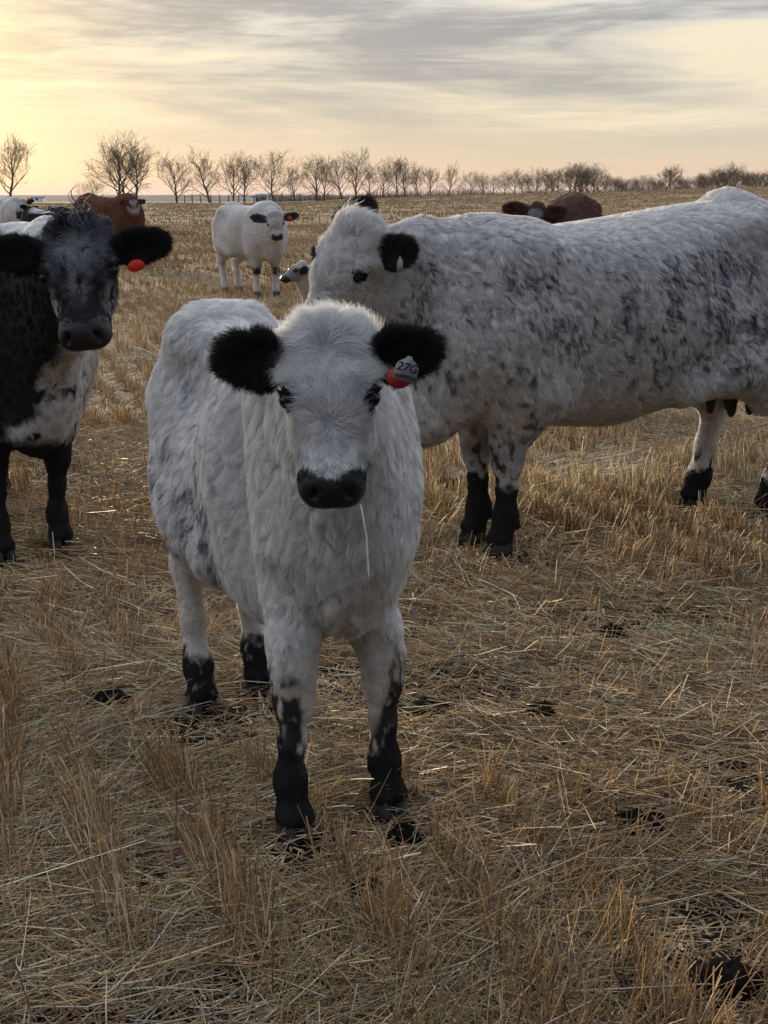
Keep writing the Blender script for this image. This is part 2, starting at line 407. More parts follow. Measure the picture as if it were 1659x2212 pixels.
def build_ground():
    rs = np.concatenate([np.linspace(.0, 1.2, 6), np.geomspace(1.3, 12, 110), np.geomspace(12.2, 9000, 190)])
    aa = np.concatenate([np.linspace(-R(22), R(22), 150, endpoint=False), np.linspace(R(22), 2 * math.pi - R(22), 90, endpoint=False)])
    X = rs[:, None] * np.sin(aa)[None]; Y = rs[:, None] * np.cos(aa)[None]
    Z = ground_z(X, Y); V = np.stack([X, Y, Z], -1).reshape(-1, 3); n, m = len(rs), len(aa)
    i, j = np.meshgrid(np.arange(n - 1), np.arange(m), indexing='ij'); j2 = (j + 1) % m
    F = np.stack([i * m + j, i * m + j2, (i + 1) * m + j2, (i + 1) * m + j], -1).reshape(-1, 4)[:, ::-1]
    def mat(t):
        tc = t.new('ShaderNodeTexCoord'); P = tc.outputs['Object']
        n1 = t.noise(P, 9, 8, .65); n2 = t.noise(P, .35, 5, .6); n3 = t.noise(P, 55, 5, .7); n4 = t.noise(P, 3.2, 4, .6)
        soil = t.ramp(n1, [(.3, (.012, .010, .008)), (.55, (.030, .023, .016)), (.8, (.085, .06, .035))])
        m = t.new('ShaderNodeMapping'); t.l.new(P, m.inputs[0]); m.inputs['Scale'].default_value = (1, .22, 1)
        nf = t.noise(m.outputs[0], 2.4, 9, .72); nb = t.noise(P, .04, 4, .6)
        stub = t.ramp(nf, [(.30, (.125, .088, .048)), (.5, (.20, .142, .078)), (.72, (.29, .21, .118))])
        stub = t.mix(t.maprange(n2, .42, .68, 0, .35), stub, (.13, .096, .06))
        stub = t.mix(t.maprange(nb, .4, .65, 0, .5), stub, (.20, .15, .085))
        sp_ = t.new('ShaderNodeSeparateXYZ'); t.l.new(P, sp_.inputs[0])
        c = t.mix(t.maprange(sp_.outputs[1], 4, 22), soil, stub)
        # beyond the crest: pale and grey strips of other fields
        ms = t.new('ShaderNodeMapping'); t.l.new(P, ms.inputs[0]); ms.inputs['Scale'].default_value = (.0012, .006, 1)
        strips = t.ramp(t.noise(ms.outputs[0], 3, 3), [(.35, (.10, .078, .05)), (.5, (.26, .22, .17)), (.65, (.14, .105, .065))], 'CONSTANT')
        c = t.mix(t.maprange(sp_.outputs[1], 420, 800), c, strips)
        b = t.new('ShaderNodeBump'); b.inputs['Strength'].default_value = .9; b.inputs['Distance'].default_value = .02
        t.l.new(t.math('ADD', n1, t.math('MULTIPLY', n3, .5)), b.inputs['Height'])
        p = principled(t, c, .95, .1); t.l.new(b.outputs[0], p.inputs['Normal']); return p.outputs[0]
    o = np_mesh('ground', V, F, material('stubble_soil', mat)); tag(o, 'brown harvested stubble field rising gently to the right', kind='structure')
build_ground()

PAL = np.array([(.38, .265, .125), (.44, .335, .185), (.31, .205, .10), (.52, .45, .31), (.36, .355, .255), (.235, .165, .095), (.165, .115, .072), (.60, .56, .45)])
def straw_cols(n, rng, P):
    green = sstep(.50, .70, vnoise(P * (1, 1, 0), .55, 31)) ; hay = np.exp(-(((P[:, 0] - 1.1) / 1.3) ** 2 + ((P[:, 1] - 7.3) / 1.0) ** 2)) ; green = np.clip(green * .5 + hay, 0, 1)
    w = np.array([.25, .17, .20, .07, .04, .16, .09, .02]); w2 = np.array([.10, .14, .10, .18, .28, .08, .04, .08])
    a = rng.choice(len(PAL), n, p=w / w.sum()); b = rng.choice(len(PAL), n, p=w2 / w2.sum())
    c = PAL[np.where(rng.random(n) < green, b, a)]
    return 1.52 * c * (.55 + .6 * rng.random((n, 1)) ** 1.3) * (.80 + .4 * vnoise(P * (1, 1, 0), 1.3, 17))[:, None]
def straw_mesh(name, P0, D, L, W, bend, segs, cols, sides):
    """stalks: tubes of 3 sides or flat ribbons"""
    n = len(P0); ts = np.linspace(0, 1, segs + 1)
    up = np.array((0, 0, 1.)); S = np.cross(D, up); sn = np.linalg.norm(S, axis=1)
    S = np.where(sn[:, None] > .2, S / np.maximum(sn, 1e-6)[:, None], np.array((1., 0, 0)))
    U = unit(np.cross(S, D)); V = []
    if sides == 3: ring = [(math.cos(a), math.sin(a)) for a in (math.pi / 2, math.pi * 7 / 6, math.pi * 11 / 6)]
    else: ring = [(-1, 0), (1, 0)]
    for t in ts:
        c = P0 + D * (L * t)[:, None] + bend * (t * t)
        ww = W * (.5 if t < 1 else .38)
        for a, b in ring: V.append(c + S * (ww * a)[:, None] + U * (ww * b)[:, None])
    V = np.stack(V, 1); k = len(ring); base_ = (np.arange(n) * k * (segs + 1))[:, None]; F = []
    for s_ in range(segs):
        for q in range(k if k == 3 else 1):
            q2 = (q + 1) % k; F.append(base_ + np.array([[s_ * k + q, s_ * k + q2, (s_ + 1) * k + q2, (s_ + 1) * k + q]]))
    F = np.stack(F, 1).reshape(-1, 4)
    o = np_mesh(name, V.reshape(-1, 3), F, STRAW, None, np.repeat(cols, k * (segs + 1), 0), smooth=False)
    return o
BARE = []      # (x, y, r): places where the straw is trodden away or covered
def straw_zone(y0, y1, nl, ns, wl, ws, segs, sides, hgt, seed, spread=.32, add=.55):
    rng = np.random.default_rng(seed)
    def pts(n, clumpy):
        out = []; have = 0
        while have < n:
            m = n * 2; y = np.sqrt(rng.random(m) * (y1 ** 2 - y0 ** 2) + y0 ** 2); x = (rng.random(m) * 2 - 1) * (y * spread + add)
            P = np.stack([x, y, 0 * x], 1); d = .05 + sstep(.33, .56, fnoise(P, 2.6, 40 + clumpy)) * (.35 + .65 * sstep(.30, .5, fnoise(P, 7.5, 90)))
            if clumpy:   # stubble stands in drilled rows, gone where it was trodden
                u = (x * .96 + y * .28) / .23; u = np.abs(u - np.round(u) + (vnoise(P, 1.5, 6) - .5) * .5); d = sstep(.26, .08, u) * sstep(.42, .60, fnoise(P, 1.1, 44)) + .03
            for bx, by, br, bf in BARE: d = np.where(np.hypot((x - bx), (y - by) * .8) < br * (.7 + .6 * rng.random(len(x))), d * (.02 if clumpy else bf), d)
            k = rng.random(m) < d; out.append(P[k]); have += k.sum()
        P = np.concatenate(out)[:n]; P[:, 2] = ground_z(P[:, 0], P[:, 1]); return P
    P = pts(nl, 0); n = len(P); a = vnoise(P, .9, 12) * 9 + rng.normal(0, .9, n); tilt = np.abs(rng.normal(0, .16, n)) + .02
    D = np.stack([np.cos(a) * np.cos(tilt), np.sin(a) * np.cos(tilt), np.sin(tilt)], 1); L = rng.gamma(2.4, .028, n) + .018
    lay = rng.random(n); P[:, 2] += .003 + .038 * lay ** 1.4; P -= D * (L * .5)[:, None] * (1, 1, 0)
    bend = rng.normal(0, .22, (n, 3)) * (1 + 2.2 * (rng.random((n, 1)) < .35)) * L[:, None] * (1, 1, .35); bend[:, 2] -= .15 * L * (tilt > .2)
    o1 = straw_mesh('loose_straw', P, D, L, wl * (.55 + .8 * rng.random(n)), bend, segs, straw_cols(n, rng, P) * (.55 + .5 * lay)[:, None] if False else straw_cols(n, rng, P), sides)
    P = pts(ns, 1); n = len(P); lean = rng.normal(0, .20, (n, 2)) + np.stack([vnoise(P, .8, 21) - .5, vnoise(P, .8, 22) - .5], 1) * .9
    D = unit(np.c_[lean, np.ones(n)]); L = hgt * (.45 + .75 * rng.random(n)) * (.6 + .8 * vnoise(P, .7, 25))
    c = straw_cols(n, rng, P) * (1.0, .93, .84)
    o2 = straw_mesh('stubble', P, D, L, ws * (.6 + .7 * rng.random(n)), rng.normal(0, .10, (n, 3)) * L[:, None], segs, c, sides)
    return o1, o2
def chaff(y0, y1, n, seed):
    rng = np.random.default_rng(seed); y = np.sqrt(rng.random(n) * (y1 ** 2 - y0 ** 2) + y0 ** 2); x = (rng.random(n) * 2 - 1) * (y * .32 + .5)
    P = np.stack([x, y, 0 * x], 1); k = rng.random(n) < .25 + .75 * sstep(.35, .6, fnoise(P, 3.1, 71)); P = P[k]; n = len(P); P[:, 2] = ground_z(P[:, 0], P[:, 1]) + .004 + .022 * rng.random(n)
    a = rng.random(n) * 6.283; tl = rng.normal(0, .3, n); D = np.stack([np.cos(a) * np.cos(tl), np.sin(a) * np.cos(tl), np.sin(tl)], 1); L = rng.gamma(3, .008, n) + .008
    o = straw_mesh('chaff', P, D, L, .0028 + .004 * rng.random(n), np.zeros((n, 3)), 1, straw_cols(n, rng, P), 2); tag(o, 'chaff and short broken straw littering the soil', kind='stuff')
def build_straw():
    chaff(1.7, 6.5, 70000, 61)
    zs = [('near', 1.7, 4.6, 150000, 8500, .0030, .0029, 2, 3, .15, .32, .5), ('mid', 4.6, 9.5, 170000, 26000, .0038, .0040, 2, 3, .125, .32, .5),
          ('far', 9.5, 24, 190000, 70000, .0075, .008, 1, 2, .11, .31, .8), ('away', 24, 75, 150000, 110000, .022, .026, 1, 2, .10, .30, 1.5), ('beyond', 75, 240, 90000, 90000, .07, .07, 1, 2, .12, .30, 2)]
    for i, (nm, y0, y1, nl, ns, wl, ws, sg, sd, hg, sp_, ad) in enumerate(zs):
        a, b = straw_zone(y0, y1, nl, ns, wl, ws, sg, sd, hg, 100 + i, sp_, ad)
        if i >= 2:
            for o_ in (a, b): o_.data.materials[0] = STRAW_OLD if i > 2 else STRAW_MID
        tag(a, 'loose dry straw strewn over the ground', kind='stuff'); tag(b, 'standing cut stubble of the harvested crop', kind='stuff')

# ------------------------------------------------------------------ trees, hills, fence, far farm
def gen_tree(seed, wide=1.0, twiggy=1.0):
    rng = random.Random(seed); seg = [[], []]
    def branch(p, d, L, r, depth):
        n = 3 if depth < 3 else 2; step = L / n; kids = [5, 5, 4, 2][min(depth, 3)]
        pts = [(p.copy(), r)]
        for i in range(n):
            up = .10 if depth else .0
            d = (d + Vector((rng.gauss(0, .13), rng.gauss(0, .13), rng.gauss(0, .07) + up))).normalized()
            p = p + d * step; pts.append((p.copy(), r * (1 - .75 * (i + 1) / n)))
        lay = 0 if depth <= 1 else 1
        for (a, ra), (b, rb) in zip(pts[:-1], pts[1:]): seg[lay].append((a, b, ra, rb))
        if depth >= 4: return
        for k in range(int(kids * (twiggy if depth > 1 else 1))):
            t = .25 + .75 * (k + rng.random()) / kids; i = min(int(t * n), n - 1); q = pts[i][0].lerp(pts[i + 1][0], t * n - i) if t * n - i <= 1 else pts[-1][0]
            ax = d.cross(Vector((rng.gauss(0, 1), rng.gauss(0, 1), rng.gauss(0, 1)))).normalized()
            dd = (Matrix.Rotation(R(rng.uniform(25, 52)), 3, ax) @ d).normalized()
            branch(q, dd, L * rng.uniform(.50, .74), max(r * .42 * (1 - .5 * t) + .008, .012), depth + 1)
    # trunk with a fork of ascending limbs
    H = 10.0; p = Vector((0, 0, -.3)); d = Vector((rng.gauss(0, .05), rng.gauss(0, .05), 1)).normalized(); r = .27; pts = [(p.copy(), r)]
    for i in range(7):
        d = (d + Vector((rng.gauss(0, .07), rng.gauss(0, .07), .05))).normalized(); p = p + d * (H * .105); pts.append((p.copy(), r * (1 - .85 * (i + 1) / 7)))
    for (a, ra), (b, rb) in zip(pts[:-1], pts[1:]): seg[0].append((a, b, ra, rb))
    nl = 13
    for k in range(nl):
        t = .16 + .82 * k / nl; i = min(int(t * 7), 6); q = pts[i][0].lerp(pts[i + 1][0], t * 7 - i); az = k * 2.4 + rng.random() * .8; inc = R(rng.uniform(50, 74) - 36 * t)
        dd = Vector((math.cos(az) * math.sin(inc), math.sin(az) * math.sin(inc), math.cos(inc)))
        branch(q, dd, H * (.52 - .26 * t) * wide * rng.uniform(.8, 1.15), .12 * (1.1 - .7 * t), 1)
    out = []
    for lay in (0, 1):
        V, F = [], []
        for a, b, ra, rb in seg[lay]:
            d = (b - a).normalized(); u = d.orthogonal().normalized(); v = d.cross(u); k = 5 if lay == 0 else 3; b0 = len(V)
            for q, rr in ((a, ra), (b, rb)):
                rr = max(rr, .018)
                for j in range(k): an = 2 * math.pi * j / k; V.append(q + u * rr * math.cos(an) + v * rr * math.sin(an))
            for j in range(k): F.append((b0 + j, b0 + (j + 1) % k, b0 + k + (j + 1) % k, b0 + k + j))
        out.append((np.array([tuple(x) for x in V]), F))
    return out
def build_trees():
    protos = []
    for i in range(7):
        (v0, f0), (v1, f1) = gen_tree(20 + i, [1, 1.1, .9, 1.2, .85, 1.05, 1.3][i], 1.0)
        protos.append((np_mesh('trunk', v0, f0, BARK), np_mesh('crown', v1, f1, TWIG)))
    used = set()
    def tree(u, top, base_, y, width=None, label='', group='bare trees along the far field edge', seed=None, pi=None):
        rng = random.Random(int(u * 13) if seed is None else seed); pi = rng.randrange(7) if pi is None else pi
        pb = PT(u, base_, y); z0 = float(ground_z(pb.x, pb.y)); z0 = min(z0, pb.z + .3); ht = PT(u, top, y).z - z0
        root = empty('bare_tree', (pb.x, y, z0), rng.random() * 6.28); sc = ht / 9.6; root.scale = (sc * (width or 1), sc * (width or 1), sc); tag(root, label, 'tree', group)
        for m in protos[pi]:
            o = m if (pi, m.name) not in used else m.copy()
            if o is not m: C.objects.link(o)
            used.add((pi, m.name)); o.parent = root
    T = [(20, 306, 432, 270, 1.0, 'tall bare tree at the left end of the far tree row', 0), (203, 398, 434, 290, 1.5, 'low bare bushy tree just left of the three tall trees', 3),
         (257, 306, 434, 280, .95, 'left trunk of the tall bare trees above the red cow', 1), (273, 322, 434, 283, .9, 'middle trunk of the tall bare trees above the red cow', 2), (296, 318, 434, 280, 1.0, 'right trunk of the tall bare trees above the red cow', 5),
         (383, 344, 438, 285, 1.05, 'lone spreading bare tree right of the three tall ones', 0), (453, 328, 438, 280, .95, 'bare tree with a pointed crown left of the pair', 4),
         (504, 342, 436, 285, .9, 'left of the pair of bare trees above the mid white cow', 1), (528, 346, 436, 288, .95, 'right of the pair of bare trees above the mid white cow', 5),
         (590, 348, 434, 285, 1.1, 'broad bare tree straight above the mid white cow', 3), (638, 364, 432, 300, 1.0, 'short thin bare tree between two broad ones', 2),
         (684, 342, 432, 290, 1.0, 'forked bare tree, first of the dense middle group', 5), (700, 346, 432, 292, .8, 'bare tree beside the forked one in the middle group', 4),
         (740, 346, 430, 295, .9, 'slim bare tree in the middle group above the speckled cow head', 2), (768, 334, 430, 290, .95, 'tallest bare tree of the middle group', 1),
         (797, 362, 428, 300, .9, 'small bare tree right of the tallest middle one', 4), (826, 366, 427, 300, 1.1, 'leaning low bare tree right of the middle group', 6),
         (858, 350, 426, 300, .85, 'bare tree at the left of the tight row of four', 1), (876, 346, 426, 302, .9, 'second bare tree of the tight row of four', 0), (903, 362, 425, 304, .9, 'third bare tree of the tight row of four', 2), (930, 366, 425, 305, .9, 'last bare tree of the tight row of four', 5),
         (970, 356, 425, 300, .9, 'upright bare tree standing alone right of the middle', 4), (1016, 380, 422, 310, 1.2, 'low wide bare tree right of the upright lone one', 3)]
    for u, tp, bs, y, w, lb, pi in T: tree(u, tp, bs, y, w, lb, pi=pi)
    rng = random.Random(5); u = 1045
    spec = []
    while u < 1670:
        f = (u - 1045) / 620; tp = 382 - 8 * math.sin(f * 9) + rng.uniform(-4, 6)
        if 1225 < u < 1300: tp = 362 + rng.uniform(-3, 6)
        if 1430 < u < 1460: tp = 361 + rng.uniform(-1, 4)
        if 1560 < u < 1600: tp = 366 + rng.uniform(-2, 4)
        spec.append((u, tp)); u += rng.uniform(9, 19) * (.75 if u > 1225 else 1.25)
    for k, (u, tp) in enumerate(spec):
        if 1225 < u < 1300: lb, gr = 'bare tree in the tall clump above the red cow behind the speckled back', 'tall clump of bare trees'
        elif 1425 < u < 1462: lb, gr = 'bare tree in the round dark clump above the speckled cow hips', 'round clump of bare trees'
        elif u > 1560: lb, gr = 'bare tree in the dark low clump at the right edge of the row', 'low clump of bare trees at the end'
        else: lb, gr = 'small bare tree in the thin right half of the far row', 'small bare trees in the right half of the row'
        tree(u, tp, 424 - (u - 1045) / 620 * 12, 330 + (u - 1045) * .15, rng.uniform(.95, 1.35) * (1.25 if u > 1560 else 1), lb, gr, seed=k)
    # low brush under the trees: one leafless thicket nobody could count
    rng = np.random.default_rng(9); n = 15000; u = 560 + 1180 * rng.random(n) ** .85; dens = .35 + .65 * vnoise(np.stack([u * .02, 0 * u, 0 * u], 1), 1, 3)
    y = 300 + (u - 560) * .06 + rng.normal(0, 4, n); x = (u * .46293 - 384) / 1400 * y; hgt = (.8 + 1.3 * dens) * (.4 + .8 * rng.random(n)); z = ground_z(x, y) - .2
    D = unit(np.stack([rng.normal(0, .45, n), rng.normal(0, .3, n), np.ones(n)], 1))
    o = straw_mesh('brush', np.stack([x, y, z], 1), D, hgt, np.full(n, .04), rng.normal(0, .25, (n, 3)), 1, np.tile((.10, .07, .045), (n, 1)) * (.6 + .8 * rng.random((n, 1))), 2)
    o.data.materials[0] = TWIG; tag(o, 'low leafless thicket under the tree row', kind='stuff')
def build_far():
    # wooded low hills on the horizon
    rng = np.random.default_rng(2)
    for k, (Y, z, amp, col) in enumerate([(2600, 1.6, 2.6, (.020, .022, .024)), (4300, 4.6, 5.5, (.030, .032, .038))]):
        n = 260; xs = np.linspace(-Y * .7, Y * .7, n); V, F = [], []
        P = np.stack([xs, 0 * xs, 0 * xs], 1); top = z + amp * fnoise(P, .0028 / (1 + k), 3 + k) * 1.6 + 1.1 * vnoise(P, .02, 5)
        for dy, hh in ((-260, -6), (-60, .75), (0, 1), (80, .8), (400, -6)):
            for i in range(n): V.append((xs[i], Y + dy, (top[i] + 4.5) * hh - 4.5 if hh > 0 else -6))
        for r_ in range(4):
            for i in range(n - 1): F.append((r_ * n + i, r_ * n + i + 1, (r_ + 1) * n + i + 1, (r_ + 1) * n + i))
        def mat(t, col=col):
            tc = t.new('ShaderNodeTexCoord'); nn = t.noise(tc.outputs['Object'], .02, 5)
            return principled(t, t.mix(nn, col, tuple(c * 1.9 for c in col)), .95, .05).outputs[0]
        o = np_mesh('hills', V, F, material('far_woods', mat)); tag(o, 'low dark wooded hills on the horizon', kind='structure')
    # fence along the field edge
    wood = plain('fence_wood', (.07, .055, .045), .9); wire = plain('wire', (.09, .09, .09), .6)
    root = empty('wire_fence', tuple(PT(540, 434, 262))); tag(root, 'sagging wire fence with wooden posts along the far field edge', 'fence')
    W = root.location.copy(); prev = None
    for i in range(14):
        u = 400 + i * 19 + random.uniform(-4, 4); q = PT(u, 436, 262); z = float(ground_z(q.x, 262)); h = 1.5 + random.uniform(-.2, .3); lean = random.uniform(-.12, .12)
        V, F = [], []
        for zz, rr in ((-.3, .11), (h, .09)):
            for k in range(6): a = k * math.pi / 3; V.append((q.x + rr * math.cos(a) + lean * max(zz, 0), 262 + rr * math.sin(a), z + zz))
        for k in range(6): F.append((k, (k + 1) % 6, 6 + (k + 1) % 6, 6 + k))
        V.append((q.x + lean * h, 262, z + h + .02)); 
        for k in range(0, 6, 2): F.append((6 + k, 6 + (k + 1) % 6, 6 + (k + 2) % 6, 12))
        np_mesh('post', np.array(V) - tuple(W), F, wood, root, smooth=False)
        if prev:
            for hz in (.55, 1.15):
                a = np.array((prev[0], 262, prev[1] + hz)); b = np.array((q.x, 262, z + hz)); V = []
                for p in (a, (a + b) / 2 - (0, 0, .06), b):
                    for k in range(3): an = k * 2.094; V.append(p + np.array((0, .02 * math.cos(an), .02 * math.sin(an))))
                F = [(s_ * 3 + k, s_ * 3 + (k + 1) % 3, s_ * 3 + 3 + (k + 1) % 3, s_ * 3 + 3 + k) for s_ in (0, 1) for k in range(3)]
                np_mesh('wire', np.array(V) - tuple(W), F, wire, root)
        prev = (q.x, z)
    # far farm sheds
    wall = plain('shed_wall', (.72, .72, .70), .6); roof = plain('shed_roof', (.50, .52, .55), .5); dk = plain('shed_opening', (.05, .05, .06), .7)
    for u, v, y, w, d, h, lb in ((82, 433, 620, 5, 4, 1.3, 'long pale shed on the horizon above the black calves'), (556, 434, 520, 4.2, 3, 1.6, 'small white farm shed beyond the fence, left one'), (570, 434, 520, 5.5, 3, 2.0, 'small white farm shed beyond the fence, right one')):
        q = PT(u, v, y); z = float(ground_z(q.x, y)); z = q.z; root = empty('farm_shed', (q.x, y, z)); tag(root, lb, 'shed')
        def box(nm, x0, x1, y0, y1, z0, z1, m):
            V = [(x, yy, zz) for x in (x0, x1) for yy in (y0, y1) for zz in (z0, z1)]
            return np_mesh(nm, V, [(0, 1, 3, 2), (4, 6, 7, 5), (0, 4, 5, 1), (2, 3, 7, 6), (0, 2, 6, 4), (1, 5, 7, 3)], m, root, smooth=False)
        box('wall', -w / 2, w / 2, -d / 2, d / 2, -4, h, wall)
        V = [(-w / 2 - .2, -d / 2 - .3, h - .05), (-w / 2 - .2, d / 2 + .3, h - .05), (-w / 2 - .2, 0, h + d * .22), (w / 2 + .2, -d / 2 - .3, h - .05), (w / 2 + .2, d / 2 + .3, h - .05), (w / 2 + .2, 0, h + d * .22)]
        np_mesh('roof', V, [(0, 3, 5, 2), (1, 2, 5, 4), (0, 1, 4, 3)], roof, root, smooth=False)
        box('door', -w * .12, w * .12, -d / 2 - .05, -d / 2 + .1, .0, h * .75, dk)

# ------------------------------------------------------------------ cattle
class Frame:
    def __init__(s, O, X, Zhint, hs):
        s.O = np.array(O, float); s.X = unit(np.array(X, float)); z = np.array(Zhint, float); z = z - z.dot(s.X) * s.X
        s.Z = unit(z); s.Y = np.cross(s.Z, s.X); s.M = np.stack([s.X, s.Y, s.Z], 1); s.hs = hs
    def w(s, x, y, z): return s.O + s.hs * (s.M @ np.array((x, y, z), float))
    def loc(s, P): return ((P - s.O) @ s.M) / s.hs
    def d(s, v): return v @ s.M.T
TORSO = [(-1.04, 1.16, .98, .05, 0), (-.99, 1.30, .82, .15, .05), (-.86, 1.39, .66, .24, .06), (-.66, 1.42, .60, .285, .10), (-.35, 1.385, .51, .33, -.02),
         (0, 1.36, .465, .36, -.08), (.28, 1.37, .475, .335, -.06), (.48, 1.40, .50, .285, .05), (.64, 1.385, .53, .25, .06), (.80, 1.28, .55, .20, .0),
         (.90, 1.14, .60, .14, 0), (.95, 1.0, .72, .05, 0)]

def hoof_mesh(parent, foot, hd, s, name='hoof'):
    """cloven hoof: two claws side by side"""
    V, F = [], []
    hd = unit(np.array((*hd, 0.))); sd = np.array((-hd[1], hd[0], 0))
    for sg in (1, -1):
        b0 = len(V)
        rows = [(-.004, .052, .027, .016), (.018, .051, .027, .014), (.045, .044, .025, .004), (.066, .036, .023, -.006), (.075, .028, .018, -.010)]
        for z, rx, ry, cx in rows:
            for k in range(14):
                a = k / 14 * 2 * math.pi
                x = cx + rx * math.cos(a) * (1.0 if math.cos(a) < 0 else 1.15); y = ry * math.sin(a) * (1 - .35 * max(0, math.cos(a)))
                V.append(foot + s * (hd * x + sd * (y + sg * .026) + np.array((0, 0, z))))
        for r in range(len(rows) - 1):
            for k in range(14):
                k2 = (k + 1) % 14; F.append((b0 + r * 14 + k, b0 + r * 14 + k2, b0 + (r + 1) * 14 + k2, b0 + (r + 1) * 14 + k))
        c0 = len(V); V.append(foot + s * (sd * sg * .031 + np.array((0, 0, .078)) - hd * .01))
        c1 = len(V); V.append(foot + s * (sd * sg * .031 + np.array((0, 0, -.004))))
        for k in range(0, 14, 2):
            k1, k2 = (k + 1) % 14, (k + 2) % 14; o = b0 + (len(rows) - 1) * 14
            F.append((o + k, o + k1, o + k2, c0)); F.append((b0 + k2, b0 + k1, b0 + k, c1))
    return np_mesh(name, V, F, HOOF, parent)

def make_cow(sp):
    s = sp['H'] / 1.4; hx, hy = sp['head_dir']; n_ = math.hypot(hx, hy); hx, hy = hx / n_, hy / n_
    O = np.array(sp['loc'], float); ang = math.atan2(hy, hx); Rw = np.array(((hx, hy, 0), (-hy, hx, 0), (0, 0, 1.)))
    W2L = lambda p: Rw @ (np.array(p, float) - O); D2L = lambda v: Rw @ np.array(v, float)
    root = empty(sp.get('name', 'cow'), (O[0], O[1], O[2] + .020), ang); tag(root, sp['label'], sp.get('cat', 'cow'), sp.get('group'))
    feet = {}
    for k, p in sp['feet'].items(): q = W2L((*p[:2], O[2])); q[2] = 0; feet[k] = q
    xf = (feet['FL'][0] + feet['FR'][0]) / 2 if 'xf' not in sp else sp['xf']; xh = (feet['HL'][0] + feet['HR'][0]) / 2 if 'xh' not in sp else sp['xh']
    wid = sp.get('wid', 1.0); oh = sp.get('over', 1.0)
    of = sp.get('over_f', oh)
    def mx(x): return xf + (x - .55) * s * of if x > .55 else (xh + (x + .75) * s * oh if x < -.75 else xh + (x + .75) / 1.3 * (xf - xh))
    ztop = sp.get('ztop', lambda x: 0.0); zb = sp.get('zbot', lambda x: 0.0)
    tab = [(mx(x), zt * s + ztop(x), zl * s + zb(x), w * s * wid, e) for x, zt, zl, w, e in TORSO]
    poll, muz = W2L(sp['poll']), W2L(sp['muz']); hs = np.linalg.norm(muz - poll) / .5
    HF = Frame(poll, muz - poll, D2L(sp['face']), hs)
    h = sp['grid']
    xs = [t[0] for t in tab]; lo = np.array((min(xs) - .12 * s, -.55 * s * max(wid, 1), -.02)); hi = np.array((max(xs) + .1, .55 * s * max(wid, 1), 1.62 * s + .1))
    for q in (poll, muz): lo = np.minimum(lo, q - .26 * hs); hi = np.maximum(hi, q + .26 * hs)
    lo[2] = -.02
    f = Field(lo, hi, h)
    f.loft(tab, p=2.25)
    bw = s * wid
    # spine, withers, hook and pin bones, brisket
    f.cone((mx(-.9), 0, (1.33) * s + ztop(-.9)), (mx(-.66), 0, 1.40 * s + ztop(-.66)), (.08 * s, .05 * s), (.10 * s, .05 * s), k=.10 * s)
    f.cone((mx(.42), 0, 1.36 * s + ztop(.42)), (mx(.68), 0, 1.36 * s + ztop(.68)), (.075 * s, .06 * s), (.085 * s, .07 * s), k=.12 * s)
    for sg in (1, -1):
        f.ell((mx(-.62), sg * .235 * bw, 1.30 * s + ztop(-.62)), (.07 * s, .05 * s, .06 * s), k=.12 * s)
        f.ell((mx(-.97), sg * .12 * bw, 1.21 * s + ztop(-.97)), (.05 * s, .05 * s, .06 * s), k=.10 * s)
        f.cone((mx(.50), sg * .175 * bw, 1.22 * s), (mx(.66), sg * .20 * bw, .84 * s), (.09 * s, .15 * s), (.085 * s, .13 * s), k=.12 * s)
    bz = sp.get('brisket', .60) * s
    b0, b1 = sp.get('brx', (.55, .80))
    f.cone((mx(b1 - .08), 0, .88 * s), (mx(b1), 0, bz + .10 * s), (.15 * bw, .14 * s), (.115 * bw, .115 * s), k=.14 * s)
    f.cone((mx(b0), 0, bz + .08 * s + .10 * s * (b0 > .6)), (mx(b1), 0, bz + .085 * s), (.11 * bw, .09 * s), (.09 * bw, .10 * s), k=.12 * s)
    # neck
    nb = np.array((mx(.72), 0, 1.08 * s)); pe = HF.w(.115, 0, -.145)
    nk = sp.get('neck', 1.0); mid = nb * .5 + pe * .5 + np.array((0, 0, .02 * s))
    f.cone(nb, mid, (.155 * s * nk, .25 * s * nk), (.115 * s * nk, .19 * s * nk), k=.16 * s)
    f.cone(mid, pe, (.115 * s * nk, .19 * s * nk), (.088 * hs * nk, .112 * hs * nk), k=.08 * s)
    thr = HF.w(.16, 0, -.16)
    f.cone(np.array((mx(.80), 0, .78 * s)), thr, (.07 * s * nk, .10 * s), (.045 * hs, .05 * hs), k=.14 * s)   # dewlap
    # head
    fw = sp.get('fw', 1.0); FW = np.array((fw, 1.)); YW = lambda p: (p[0], p[1] * fw, p[2])
    c = lambda a, b, ra, rb, k=.03, mode='add': f.cone(HF.w(*YW(a)), HF.w(*YW(b)), tuple(np.array(ra) * FW * hs), tuple(np.array(rb) * FW * hs), HF.Y, k * hs, mode)
    e = lambda p, r, k=.03, mode='add', rot=None: f.ell(HF.w(*YW(p)), np.array(r) * (1, fw if rot is None else 1, 1) * hs, HF.M if rot is None else HF.M @ rot, k * hs, mode)
    c((.035, 0, -.05), (.20, 0, -.055), (.100, .075), (.100, .080))
    e((.0, 0, -.045), (.05, .080, .05), .05)
    c((.18, 0, -.045), (.42, 0, -.045), (.080, .070), (.055, .050), .05)
    for sg in (1, -1):
        c((.12, sg * .050, -.12), (.27, sg * .050, -.125), (.045, .075), (.043, .065), .04)
        c((.26, sg * .048, -.12), (.40, sg * .034, -.085), (.043, .060), (.036, .035), .04)
        ex = sp.get('eye_x', .205); e((ex - .016, sg * .086, -.020), (.052, .026, .030), .035)
        c((.09, sg * .075, -.05), (.10, sg * .115, -.055), (.035, .03), (.028, .022), .03)
    c((.405, -.030, -.052), (.405, .030, -.052), (.052, .05), (.052, .05), .05)
